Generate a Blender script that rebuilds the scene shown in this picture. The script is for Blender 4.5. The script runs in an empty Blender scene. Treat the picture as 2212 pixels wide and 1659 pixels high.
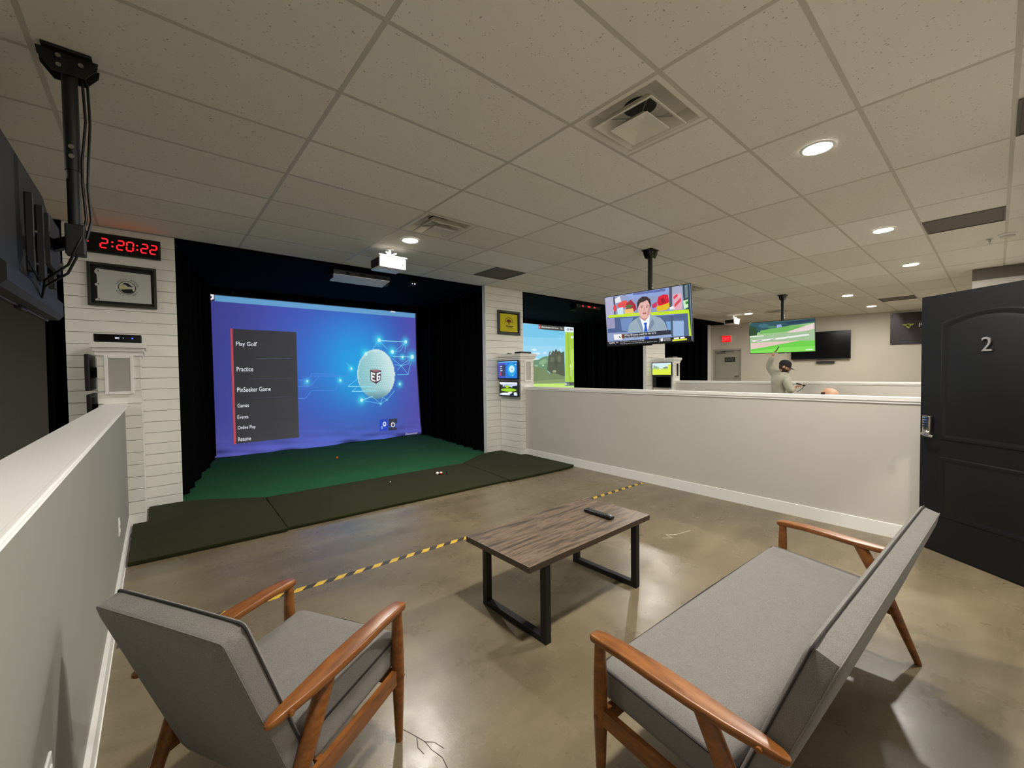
import bpy, bmesh, math, random
from mathutils import Vector, Matrix, Euler
S = bpy.context.scene
COL = S.collection
random.seed(7)
PI = math.pi

# ---------------------------------------------------------------- camera
cam_d = bpy.data.cameras.new('camera')
cam = bpy.data.objects.new('camera', cam_d)
COL.objects.link(cam)
S.camera = cam
CAM = Vector((-2.039, -1.779, 1.455))
_y, _p, _r = math.radians(40.635), math.radians(1.559), math.radians(-0.680)
_F = Vector((math.sin(_y)*math.cos(_p), math.cos(_y)*math.cos(_p), -math.sin(_p)))
_R = Vector((math.cos(_y), -math.sin(_y), 0.0))
_U = _R.cross(_F)
_R2 = math.cos(_r)*_R + math.sin(_r)*_U
_U2 = -math.sin(_r)*_R + math.cos(_r)*_U
cam.matrix_world = Matrix(((_R2.x, _U2.x, -_F.x, CAM.x), (_R2.y, _U2.y, -_F.y, CAM.y),
                           (_R2.z, _U2.z, -_F.z, CAM.z), (0, 0, 0, 1)))
cam_d.sensor_width = 36.0
cam_d.lens = 899.16/2212*36.0
cam_d.clip_start = 0.02

# ---------------------------------------------------------------- world and view
W = bpy.data.worlds.new('world')
S.world = W
W.use_nodes = True
W.node_tree.nodes['Background'].inputs[0].default_value = (0.9, 0.95, 1.0, 1)
W.node_tree.nodes['Background'].inputs[1].default_value = 0.02
S.view_settings.view_transform = 'Standard'
S.view_settings.look = 'None'
S.view_settings.gamma = 1.0
S.view_settings.use_curve_mapping = False
EXPO = 0.0
S.view_settings.exposure = EXPO
LAMP = 920.0                       # radiance of every ceiling downlight lens
LAMP_COL = (1.0, 0.945, 0.865)
S.cycles.max_bounces = 6
S.cycles.diffuse_bounces = 4
S.cycles.adaptive_threshold = 0.035
S.cycles.sample_clamp_indirect = 6.0

# ---------------------------------------------------------------- helpers
def lin(c):
    out = []
    for v in c[:3]:
        v = v/255.0
        out.append(v/12.92 if v <= 0.04045 else ((v+0.055)/1.055)**2.4)
    return tuple(out)

class N:
    """small node-tree writer"""
    def __init__(s, name):
        s.m = bpy.data.materials.new(name)
        s.m.use_nodes = True
        s.t = s.m.node_tree
        s.b = s.t.nodes['Principled BSDF']
        s.out = s.t.nodes['Material Output']
        s._co = None
    def n(s, typ, **kw):
        nd = s.t.nodes.new(typ)
        for k, v in kw.items():
            if hasattr(nd, k) and k not in nd.inputs: setattr(nd, k, v)
            else: s.set(nd, k, v)
        return nd
    def set(s, nd, k, v):
        if isinstance(v, bpy.types.NodeSocket): s.t.links.new(v, nd.inputs[k])
        else: nd.inputs[k].default_value = v
    def co(s, kind='Object'):
        if s._co is None: s._co = s.t.nodes.new('ShaderNodeTexCoord')
        return s._co.outputs[kind]
    def mapping(s, scale=(1, 1, 1), rot=(0, 0, 0), src=None):
        m = s.t.nodes.new('ShaderNodeMapping')
        s.t.links.new(src or s.co(), m.inputs['Vector'])
        m.inputs['Scale'].default_value = scale
        m.inputs['Rotation'].default_value = rot
        return m.outputs[0]
    def noise(s, scale, detail=3, rough=0.5, vec=None, out='Fac'):
        nd = s.t.nodes.new('ShaderNodeTexNoise')
        nd.inputs['Scale'].default_value = scale
        nd.inputs['Detail'].default_value = detail
        nd.inputs['Roughness'].default_value = rough
        s.t.links.new(vec or s.co(), nd.inputs['Vector'])
        return nd.outputs[out]
    def ramp(s, fac, stops):
        r = s.t.nodes.new('ShaderNodeValToRGB')
        el = r.color_ramp.elements
        while len(el) < len(stops): el.new(0.5)
        for e, (p, c) in zip(el, stops):
            e.position = p
            e.color = (*c, 1) if not isinstance(c, (int, float)) else (c, c, c, 1)
        s.t.links.new(fac, r.inputs[0])
        return r.outputs[0]
    def mix(s, fac, a, b, mode='MIX'):
        m = s.t.nodes.new('ShaderNodeMix')
        m.data_type = 'RGBA'; m.blend_type = mode
        for k, v in ((0, fac), (6, a), (7, b)):
            if isinstance(v, bpy.types.NodeSocket): s.t.links.new(v, m.inputs[k])
            elif k == 0: m.inputs[0].default_value = v
            else: m.inputs[k].default_value = (*v, 1)
        return m.outputs[2]
    def math(s, op, a, b=0.0):
        m = s.t.nodes.new('ShaderNodeMath'); m.operation = op
        for k, v in ((0, a), (1, b)):
            if isinstance(v, bpy.types.NodeSocket): s.t.links.new(v, m.inputs[k])
            else: m.inputs[k].default_value = v
        return m.outputs[0]
    def bump(s, h, strength=0.2, dist=0.01):
        b = s.t.nodes.new('ShaderNodeBump')
        b.inputs['Strength'].default_value = strength
        b.inputs['Distance'].default_value = dist
        s.t.links.new(h, b.inputs['Height'])
        s.t.links.new(b.outputs[0], s.b.inputs['Normal'])
    def base(s, v):
        if isinstance(v, bpy.types.NodeSocket): s.t.links.new(v, s.b.inputs['Base Color'])
        else: s.b.inputs['Base Color'].default_value = (*v, 1)
    def rough(s, v): s.set(s.b, 'Roughness', v)

def plain(name, rgb, rough=0.5, metal=0.0, spec=0.5, var=0.0, vscale=3.0, bump=0.0, bscale=60.0, bdist=0.004):
    k = N(name)
    c = lin(rgb)
    if var:
        k.base(k.ramp(k.noise(vscale, 4), [(0.3, tuple(x*(1-var) for x in c)), (0.7, tuple(min(1, x*(1+var)) for x in c))]))
    else: k.base(c)
    k.rough(rough)
    k.set(k.b, 'Metallic', metal)
    k.set(k.b, 'Specular IOR Level', spec)
    if bump: k.bump(k.noise(bscale, 3), bump, bdist)
    return k.m

def emis(name, rgb, strength=1.0, sample=True):
    k = N(name)
    k.base((0.0, 0.0, 0.0)); k.rough(0.4)
    k.set(k.b, 'Emission Color', (*lin(rgb), 1)); k.set(k.b, 'Emission Strength', strength)
    if not sample: k.m.cycles.emission_sampling = 'NONE'
    return k.m

def picture_mat(name, strength=1.0, base=0.01, rough=0.35, sample=True):
    """what a lit display shows: colours stored on the flat shapes of its picture"""
    k = N(name)
    a = k.t.nodes.new('ShaderNodeVertexColor'); a.layer_name = 'Col'
    k.base((base, base, base)); k.rough(rough)
    k.set(k.b, 'Emission Color', a.outputs['Color'])
    k.set(k.b, 'Emission Strength', strength)
    if not sample: k.m.cycles.emission_sampling = 'NONE'
    return k.m

class MB:
    def __init__(s): s.bm = bmesh.new()
    def _xf(s, vs, M):
        if M is not None:
            for v in vs: v.co = M @ v.co
    def box(s, c, d, bev=0.0, M=None, seg=2, mi=0):
        r = bmesh.ops.create_cube(s.bm, size=1.0)
        vs = r['verts']
        for v in vs: v.co = Vector((c[0]+v.co.x*d[0], c[1]+v.co.y*d[1], c[2]+v.co.z*d[2]))
        s._xf(vs, M)
        fs = set(f for v in vs for f in v.link_faces)
        for f in fs: f.material_index = mi
        if bev:
            es = list(set(e for v in vs for e in v.link_edges))
            q = bmesh.ops.bevel(s.bm, geom=es, offset=bev, segments=seg, affect='EDGES', profile=0.5)
            for f in q['faces']: f.material_index = mi
        return s
    def bb(s, lo, hi, bev=0.0, M=None, seg=2, mi=0):
        return s.box([(a+b)/2 for a, b in zip(lo, hi)], [b-a for a, b in zip(lo, hi)], bev, M, seg, mi)
    def loft(s, rings, cap=True, closed=True, mi=0):
        vr = [[s.bm.verts.new(p) for p in ring] for ring in rings]
        for a, b in zip(vr, vr[1:]):
            n = len(a)
            for i in range(n if closed else n-1):
                j = (i+1) % n
                f = s.bm.faces.new((a[i], a[j], b[j], b[i])); f.material_index = mi
        if cap and closed:
            f = s.bm.faces.new(list(reversed(vr[0]))); f.material_index = mi
            f = s.bm.faces.new(vr[-1]); f.material_index = mi
        return s
    def cyl(s, p0, p1, r0, r1=None, n=14, mi=0):
        return s.tube([p0, p1], [r0, r0 if r1 is None else r1], n, mi)
    def tube(s, pts, rad, n=8, mi=0):
        pts = [Vector(p) for p in pts]
        if isinstance(rad, (int, float)): rad = [rad]*len(pts)
        rings = []
        up = None
        for i, p in enumerate(pts):
            t = (pts[min(i+1, len(pts)-1)]-pts[max(i-1, 0)]).normalized()
            if up is None: up = Vector((0, 0, 1)) if abs(t.z) < 0.9 else Vector((1, 0, 0))
            u = (up - t*up.dot(t)).normalized(); up = u
            w = t.cross(u)
            rings.append([p+(u*math.cos(a)+w*math.sin(a))*rad[i] for a in (2*PI*k/n for k in range(n))])
        return s.loft(rings, mi=mi)
    def lathe(s, prof, c=(0, 0, 0), n=24, M=None, mi=0, cap=True):
        rings = [[Vector((c[0]+r*math.cos(2*PI*k/n), c[1]+r*math.sin(2*PI*k/n), c[2]+z)) for k in range(n)] for r, z in prof]
        if M is not None: rings = [[M @ p for p in r] for r in rings]
        return s.loft(rings, cap=cap, mi=mi)
    def prism(s, poly, o, u, v, depth, mi=0):
        """polygon in the plane o + x*u + y*v, extruded along u x v by depth"""
        o, u, v = Vector(o), Vector(u), Vector(v)
        nrm = u.cross(v).normalized()
        a = [o+u*x+v*y for x, y in poly]
        return s.loft([a, [p+nrm*depth for p in a]], mi=mi)
    def ball(s, c, r, n=16, m=10, M=None, mi=0):
        sx = r if isinstance(r, (tuple, list)) else (r, r, r)
        q = bmesh.ops.create_uvsphere(s.bm, u_segments=n, v_segments=m, radius=1.0)
        for v in q['verts']:
            v.co = Vector((c[0]+v.co.x*sx[0], c[1]+v.co.y*sx[1], c[2]+v.co.z*sx[2]))
        s._xf(q['verts'], M)
        for f in set(f for v in q['verts'] for f in v.link_faces): f.material_index = mi
        return s
    def build(s, name, mat, parent=None, loc=None, rot=None, smooth=None, recalc=True):
        if recalc: bmesh.ops.recalc_face_normals(s.bm, faces=s.bm.faces)
        me = bpy.data.meshes.new(name)
        s.bm.to_mesh(me); s.bm.free()
        for m in (mat if isinstance(mat, (list, tuple)) else [mat]): me.materials.append(m)
        if smooth is not None:
            for p in me.polygons: p.use_smooth = True
            me.set_sharp_from_angle(angle=math.radians(smooth))
        return link(name, me, parent, loc, rot)

def link(name, data, parent=None, loc=None, rot=None):
    o = bpy.data.objects.new(name, data)
    COL.objects.link(o)
    if parent is not None: o.parent = parent
    if loc is not None: o.location = loc
    if rot is not None: o.rotation_euler = rot
    return o

def tag(o, label, cat, group=None, kind=None):
    o['label'] = label; o['category'] = cat
    if group: o['group'] = group
    if kind: o['kind'] = kind
    return o

def thing(name, label, cat, loc=(0, 0, 0), rot=(0, 0, 0), group=None):
    o = link(name, None, None, loc, rot)
    o.empty_display_size = 0.1
    return tag(o, label, cat, group)

def structure(o, label=None):
    o['kind'] = 'structure'
    if label: o['label'] = label
    return o

def copy_tree(o, parent=None):
    c = o.copy(); COL.objects.link(c)
    if parent is not None: c.parent = parent
    for ch in list(o.children): copy_tree(ch, c)
    return c

_txt = {}
def text_mesh(s):
    """outline letters as flat faces, scaled to a unit box"""
    if s not in _txt:
        cu = bpy.data.curves.new('letters', 'FONT')
        cu.body = s; cu.size = 1.0; cu.resolution_u = 3; cu.fill_mode = 'FRONT'
        ob = bpy.data.objects.new('letters', cu); COL.objects.link(ob)
        dg = bpy.context.evaluated_depsgraph_get()
        me = bpy.data.meshes.new_from_object(ob.evaluated_get(dg))
        bpy.data.objects.remove(ob); bpy.data.curves.remove(cu)
        co = [v.co.copy() for v in me.vertices]
        fs = [tuple(p.vertices) for p in me.polygons]
        bpy.data.meshes.remove(me)
        x0, x1 = min(c.x for c in co), max(c.x for c in co)
        y0, y1 = min(c.y for c in co), max(c.y for c in co)
        _txt[s] = ([((c.x-x0)/(x1-x0), (c.y-y0)/(y1-y0)) for c in co], fs, (x1-x0)/(y1-y0))
    return _txt[s]

def text_obj(name, s, mat, o, u, v, height, depth=0.0, parent=None, center=True, width=None, keep=None):
    """letters lying in the plane (o; u, v)"""
    pts, fs, asp = text_mesh(s)
    w = width or height*asp
    o, u, v = Vector(o), Vector(u), Vector(v)
    nrm = u.cross(v).normalized()
    bm = bmesh.new()
    off = w/2 if center else 0.0
    offv = height/2 if center else 0.0
    vs = [bm.verts.new(o+u*(x*w-off)+v*(y*height-offv)) for x, y in pts]
    for f in fs:
        try: bm.faces.new([vs[i] for i in f])
        except ValueError: pass
    if depth:
        r = bmesh.ops.extrude_face_region(bm, geom=list(bm.faces))
        bmesh.ops.translate(bm, verts=[g for g in r['geom'] if isinstance(g, bmesh.types.BMVert)], vec=nrm*depth)
        bmesh.ops.recalc_face_normals(bm, faces=bm.faces)
    me = bpy.data.meshes.new(name); bm.to_mesh(me); bm.free()
    me.materials.append(mat)
    return link(name, me, parent)

def picture(name, polys, texts, mat, o, u, v, parent=None, bulge=None, base=None, gap=0.0003):
    """one flat mesh: coloured shapes stacked hair-thin on the display; o = lower left corner, u and v = its sides"""
    o, u, v = Vector(o), Vector(u), Vector(v)
    nrm = u.cross(v).normalized()
    verts, faces, cols = [], [], []
    k = 0
    def add(pts, fcs, c):
        nonlocal k
        b = len(verts); k += 1
        for a, d in pts:
            verts.append(o+u*a+v*d+nrm*(gap*k + (bulge(a, d) if bulge else 0)))
            cols.append((*c, 1))
        faces.extend(tuple(b+i for i in f) for f in fcs)
    def clip(p):
        return [(min(1, max(0, a)), min(1, max(0, d))) for a, d in p]
    for c, p in polys:
        p = clip(p)
        bm = bmesh.new()
        vs = [bm.verts.new((a, d, 0)) for a, d in p]
        try:
            f = bm.faces.new(vs)
            r = bmesh.ops.triangulate(bm, faces=[f])
            bm.verts.index_update()
            fc = []
            for f in bm.faces:
                idx = [x.index for x in f.verts]
                (x0, y0), (x1, y1), (x2, y2) = (p[i] for i in idx)
                if (x1-x0)*(y2-y0)-(x2-x0)*(y1-y0) < 0: idx.reverse()
                fc.append(idx)
            add(p, fc, lin(c))
        except ValueError: pass
        bm.free()
    for s, c, q in texts:
        pts, fs, _ = text_mesh(s)
        (ax, ay), (bx, by), (cx, cy), (dx, dy) = q
        pp = [((1-x)*(1-y)*ax+x*(1-y)*bx+x*y*cx+(1-x)*y*dx, (1-x)*(1-y)*ay+x*(1-y)*by+x*y*cy+(1-x)*y*dy) for x, y in pts]
        add(pp, fs, lin(c))
    me = bpy.data.meshes.new(name)
    me.from_pydata(verts, [], faces)
    at = me.color_attributes.new('Col', 'FLOAT_COLOR', 'POINT')
    for i, c in enumerate(cols): at.data[i].color = c
    me.materials.append(mat)
    me.update()
    return link(name, me, parent)

# ---- shapes and colours of what the displays show (0..1 across each display)
TV1=[[[140,155,195],[[0.0,1.0],[1.0,1.0],[1.0,0.0],[0.0,0.0]]],[[178,175,205],[[0.0008,0.9925],[0.1115,0.9927],[0.1178,0.3436],[0.0046,0.3427]]],[[70,75,100],[[0.1114,0.9899],[0.1355,0.9888],[0.1305,0.6282],[0.1112,0.6314]]],[[140,160,215],[[0.3048,1.0026],[0.7808,0.9953],[0.7783,0.8933],[0.3064,0.891]]],[[90,105,170],[[0.3682,1.0086],[0.7414,0.9858],[0.7363,0.9418],[0.3669,0.9607]]],[[75,75,95],[[0.7809,1.0017],[0.8118,1.0004],[0.8027,0.6192],[0.7755,0.6177]]],[[165,170,195],[[0.8156,0.9994],[0.9212,0.9979],[0.9118,0.5991],[0.8063,0.6121]]],[[40,70,76],[[0.9212,1.0004],[0.9942,0.9978],[0.9949,0.0894],[0.9368,0.0886]]],[[110,125,135],[[0.9433,0.9973],[0.9725,0.9972],[0.9746,0.7736],[0.945,0.7551]]],[[75,95,140],[[0.0165,0.5888],[0.4354,0.5368],[0.3031,0.2517],[0.0125,0.2689]]],[[110,140,190],[[0.1901,0.5404],[0.3556,0.5288],[0.306,0.3627],[0.2669,0.2696],[0.2022,0.291]]],[[150,150,185],[[0.0111,0.5751],[0.1143,0.5664],[0.1182,0.3579],[0.0099,0.3537]]],[[80,100,140],[[0.621,0.5074],[0.9607,0.4907],[0.9805,0.0908],[0.7552,0.099]]],[[120,165,215],[[0.7307,0.3863],[0.7815,0.3817],[0.7816,0.225],[0.7505,0.2286]]],[[150,180,220],[[0.7972,0.3897],[0.9213,0.372],[0.9149,0.0969],[0.7904,0.1086]]],[[70,90,110],[[0.7836,0.4687],[0.8068,0.4714],[0.802,0.1075],[0.7788,0.1097]]],[[195,228,40],[[0.0221,0.6098],[0.0476,0.6347],[0.4287,0.6129],[0.4401,0.5497],[0.0361,0.5785]]],[[195,228,40],[[0.5608,0.5863],[0.9769,0.5624],[0.979,0.4939],[0.5677,0.5292]]],[[195,228,40],[[0.9645,0.4963],[0.9791,0.5],[0.9913,0.0898],[0.9695,0.0856]]],[[225,75,70],[[0.1598,0.8226],[0.2275,0.8797],[0.2832,0.882],[0.2996,0.809],[0.2516,0.7344],[0.1772,0.7624]]],[[228,228,232],[[0.1342,0.9419],[0.2022,0.9839],[0.2178,0.8676],[0.1415,0.8548]]],[[165,30,50],[[0.2818,0.8265],[0.338,0.8843],[0.3889,0.7775],[0.404,0.6787],[0.3676,0.644],[0.2685,0.6753]]],[[70,110,60],[[0.2569,0.7614],[0.2993,0.7951],[0.3619,0.769],[0.3152,0.7087]]],[[235,190,110],[[0.2462,0.7073],[0.3603,0.7073],[0.3668,0.6166],[0.2532,0.6219]]],[[200,225,240],[[0.1575,0.7377],[0.2338,0.7658],[0.2391,0.6172],[0.1639,0.6227]]],[[215,60,60],[[0.1541,0.7554],[0.1501,0.7219],[0.141,0.6985],[0.1293,0.6913],[0.118,0.7025],[0.1102,0.7291],[0.1081,0.7639],[0.1121,0.7976],[0.1213,0.821],[0.133,0.8279],[0.1443,0.8165],[0.152,0.79]]],[[215,10,45],[[0.6435,0.7536],[0.6622,0.8546],[0.7192,0.8875],[0.766,0.8704],[0.7788,0.752],[0.762,0.7039],[0.706,0.6759],[0.6583,0.6981]]],[[160,5,35],[[0.6853,0.8104],[0.7256,0.8277],[0.7392,0.7343],[0.699,0.7163]]],[[200,40,90],[[0.5851,0.7255],[0.6357,0.7683],[0.6499,0.6866],[0.5917,0.6579]]],[[225,185,30],[[0.6378,0.6889],[0.6904,0.6919],[0.7781,0.7264],[0.7802,0.649],[0.7436,0.5913],[0.6396,0.5965]]],[[225,170,185],[[0.8199,0.8582],[0.9106,0.8627],[0.9112,0.5742],[0.8209,0.5776]]],[[215,60,80],[[0.8266,0.8185],[0.8656,0.8605],[0.8722,0.8211],[0.8292,0.767]]],[[215,70,90],[[0.8309,0.6776],[0.9014,0.7895],[0.9037,0.7262],[0.8373,0.6255]]],[[235,235,230],[[0.7799,0.6362],[0.8151,0.6552],[0.8367,0.6002],[0.7826,0.5908]]],[[200,235,190],[[0.9221,0.7224],[0.9737,0.7366],[0.9742,0.6001],[0.9333,0.5702]]],[[50,130,50],[[0.9474,0.7047],[0.9766,0.705],[0.9756,0.6618],[0.9499,0.6544]]],[[150,170,185],[[0.2755,0.2477],[0.3071,0.4043],[0.3632,0.4794],[0.4441,0.5355],[0.5634,0.5232],[0.669,0.4736],[0.7149,0.3885],[0.7469,0.2419],[0.7463,0.2161],[0.4793,0.2189]]],[[120,140,160],[[0.547,0.3721],[0.5871,0.4729],[0.6054,0.3775],[0.5565,0.2507],[0.5308,0.2335]]],[[130,150,168],[[0.399,0.4878],[0.4434,0.5084],[0.4583,0.4111],[0.4712,0.2401],[0.4458,0.2633]]],[[238,246,250],[[0.4351,0.5233],[0.5555,0.5445],[0.547,0.3721],[0.5224,0.2344],[0.4796,0.2324],[0.4504,0.4394]]],[[195,145,135],[[0.4325,0.5918],[0.5525,0.5917],[0.5419,0.5065],[0.4933,0.4332],[0.4391,0.509]]],[[25,80,200],[[0.4795,0.3947],[0.5012,0.4079],[0.5222,0.3955],[0.5127,0.3565],[0.5224,0.2344],[0.4796,0.2324],[0.4913,0.3526]]],[[226,178,168],[[0.5733,0.6546],[0.5697,0.6088],[0.5613,0.5668],[0.5487,0.5316],[0.5326,0.5054],[0.5142,0.4902],[0.4947,0.487],[0.4754,0.4961],[0.4576,0.5172],[0.4425,0.5487],[0.4314,0.5886],[0.4248,0.6341],[0.4235,0.682],[0.4273,0.7289],[0.4361,0.7716],[0.4492,0.8069],[0.4657,0.8326],[0.4844,0.8469],[0.504,0.849],[0.5231,0.8387],[0.5405,0.817],[0.5551,0.7853],[0.5658,0.7459],[0.572,0.7014]]],[[200,145,140],[[0.556,0.7312],[0.572,0.7014],[0.5517,0.5584],[0.5209,0.5098]]],[[45,30,30],[[0.4145,0.6768],[0.4112,0.7867],[0.4352,0.8636],[0.4797,0.9055],[0.5307,0.8969],[0.5712,0.8347],[0.5788,0.74],[0.567,0.6691],[0.5605,0.7436],[0.5374,0.8285],[0.49,0.8047],[0.4508,0.7924],[0.4299,0.7285]]],[[95,60,60],[[0.451,0.734],[0.4856,0.7341],[0.4852,0.7193],[0.4524,0.7201]]],[[95,60,60],[[0.5161,0.7215],[0.5475,0.7275],[0.5471,0.7115],[0.5174,0.7092]]],[[130,90,90],[[0.4796,0.7028],[0.4772,0.6985],[0.4711,0.6967],[0.4637,0.6981],[0.4577,0.7021],[0.4555,0.7073],[0.458,0.7117],[0.4641,0.7135],[0.4715,0.7121],[0.4775,0.708]]],[[130,90,90],[[0.5408,0.694],[0.5384,0.6897],[0.5325,0.6879],[0.5252,0.6893],[0.5193,0.6933],[0.5172,0.6985],[0.5196,0.7027],[0.5255,0.7045],[0.5328,0.7032],[0.5387,0.6991]]],[[205,150,145],[[0.4959,0.7025],[0.5072,0.6398],[0.4882,0.6364]]],[[165,85,95],[[0.4717,0.596],[0.5231,0.5967],[0.5121,0.5677],[0.4814,0.5701]]],[[40,45,60],[[0.2144,0.219],[0.7816,0.225],[0.7858,0.1437],[0.2215,0.1336]]],[[238,238,238],[[0.0952,0.2284],[0.2099,0.2265],[0.2115,0.1133],[0.1018,0.1156]]],[[30,30,30],[[0.1614,0.1817],[0.1757,0.1832],[0.198,0.1357],[0.1703,0.1595]]],[[110,60,40],[[0.2003,0.2205],[0.2331,0.2199],[0.2354,0.1324],[0.2027,0.1325]]],[[150,170,210],[[0.2261,0.1332],[0.7874,0.1435],[0.7902,0.0984],[0.2248,0.084]]],[[30,80,220],[[0.4855,0.1263],[0.5365,0.127],[0.5353,0.0789],[0.4842,0.0764]]],[[12,14,22],[[0.0044,0.0844],[0.997,0.0892],[1.0,0.0],[0.0,0.0]]],[[150,150,160],[[0.653,0.0886],[0.6579,0.0895],[0.6591,0.0093],[0.6543,0.0084]]],[[238,240,245],[[0.6673,0.0782],[0.6955,0.081],[0.6944,0.0393],[0.6804,0.0208],[0.6663,0.0389]]],[[215,225,50],[[0.7966,0.0439],[0.9505,0.0487],[0.9483,0.019],[0.7958,0.0132]]],[[238,240,240],[[0.8143,0.0783],[0.8697,0.0797],[0.8691,0.0506],[0.8144,0.0489]]],[[238,240,240],[[0.881,0.0799],[0.9278,0.0807],[0.9271,0.052],[0.8811,0.0509]]]]
TV1T=[["What Browns need to do to b",[245,245,245],[[0.2365,0.1717],[0.621,0.1773],[0.6202,0.2143],[0.2357,0.214]]],["(Ext. 10 players on reserve)",[225,228,235],[[0.2401,0.132],[0.4926,0.1365],[0.4932,0.1607],[0.239,0.1602]]],["ESPN",[240,240,240],[[0.037,0.0397],[0.1095,0.0417],[0.1084,0.0719],[0.0359,0.0717]]],["NFL",[225,225,230],[[0.1271,0.0504],[0.1531,0.0513],[0.1527,0.0713],[0.1267,0.0705]]],["The Jaguars announced via",[225,225,230],[[0.1788,0.0522],[0.4793,0.0538],[0.479,0.0755],[0.1784,0.075]]],["The Browns are two and one against the",[225,225,230],[[0.1778,0.0154],[0.6269,0.021],[0.6266,0.0408],[0.1774,0.0381]]],["GIANTS",[240,240,240],[[0.7052,0.0541],[0.776,0.0559],[0.7757,0.0765],[0.7049,0.0749]]],["NFL TODAY",[240,240,240],[[0.7045,0.0281],[0.7847,0.0308],[0.7843,0.0475],[0.7042,0.0463]]]]
TV2=[[[150,195,130],[[0.0,1.0],[1.0,1.0],[1.0,0.0],[0.0,0.0]]],[[40,82,92],[[0.0036,0.9994],[1.0,0.9968],[0.9989,0.8769],[0.6213,0.8314],[0.2874,0.7111],[0.1304,0.6802],[0.1111,0.5961],[0.0004,0.6025]]],[[35,70,45],[[0.0019,0.9233],[0.099,0.8744],[0.135,0.7314],[0.1199,0.5951],[-0.0,0.5851]]],[[60,110,120],[[0.3245,0.8754],[0.3125,0.8434],[0.2809,0.8231],[0.2378,0.8201],[0.1948,0.8354],[0.1634,0.865],[0.1524,0.901],[0.1648,0.9334],[0.197,0.9535],[0.2404,0.9559],[0.283,0.9403],[0.3137,0.9108]]],[[70,125,100],[[0.4493,0.8068],[0.4389,0.7815],[0.4111,0.7657],[0.3733,0.7638],[0.3354,0.7763],[0.3078,0.8],[0.2981,0.8285],[0.3088,0.8541],[0.3371,0.8697],[0.3751,0.8713],[0.4126,0.8585],[0.4397,0.8349]]],[[25,50,80],[[0.5419,0.9425],[0.9999,0.9905],[0.9993,0.9274],[0.638,0.8781]]],[[150,160,220],[[0.4424,0.8914],[0.5085,0.8979],[0.5237,0.8127],[0.4407,0.7913]]],[[110,180,90],[[0.1843,0.742],[0.6374,0.829],[0.8726,0.8198],[0.635,0.6582],[0.1646,0.631]]],[[228,208,206],[[0.5863,0.6382],[0.9988,0.8642],[0.9986,0.6801],[0.698,0.5843]]],[[160,190,150],[[0.0027,0.5462],[0.9998,0.6481],[0.9986,0.3447],[0.0168,0.3622]]],[[238,240,235],[[0.0034,0.5742],[0.2333,0.5813],[0.2327,0.5471],[0.0027,0.5427]]],[[235,235,232],[[0.0361,0.4234],[0.5351,0.4847],[0.9156,0.5471],[0.9228,0.4979],[0.5343,0.428],[0.0532,0.3796]]],[[110,140,120],[[0.0895,0.4073],[0.1957,0.4308],[0.1954,0.4136],[0.0891,0.3899]]],[[110,140,120],[[0.3338,0.4398],[0.4186,0.4576],[0.4183,0.4374],[0.3335,0.4228]]],[[226,196,190],[[0.0165,0.3447],[0.7742,0.3524],[0.5319,0.2706],[0.1906,0.1646],[0.0158,0.1439]]],[[105,205,70],[[0.0156,0.1369],[0.2259,0.1859],[0.532,0.2773],[0.774,0.336],[0.9999,0.3285],[1.0,0.0],[0.0,0.0]]],[[128,220,88],[[0.0104,0.063],[0.5303,0.1598],[0.9999,0.1613],[1.0,0.0],[0.0,0.0]]],[[230,245,225],[[0.8677,0.0687],[0.9719,0.0733],[0.9716,0.041],[0.8673,0.0361]]]]
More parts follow.
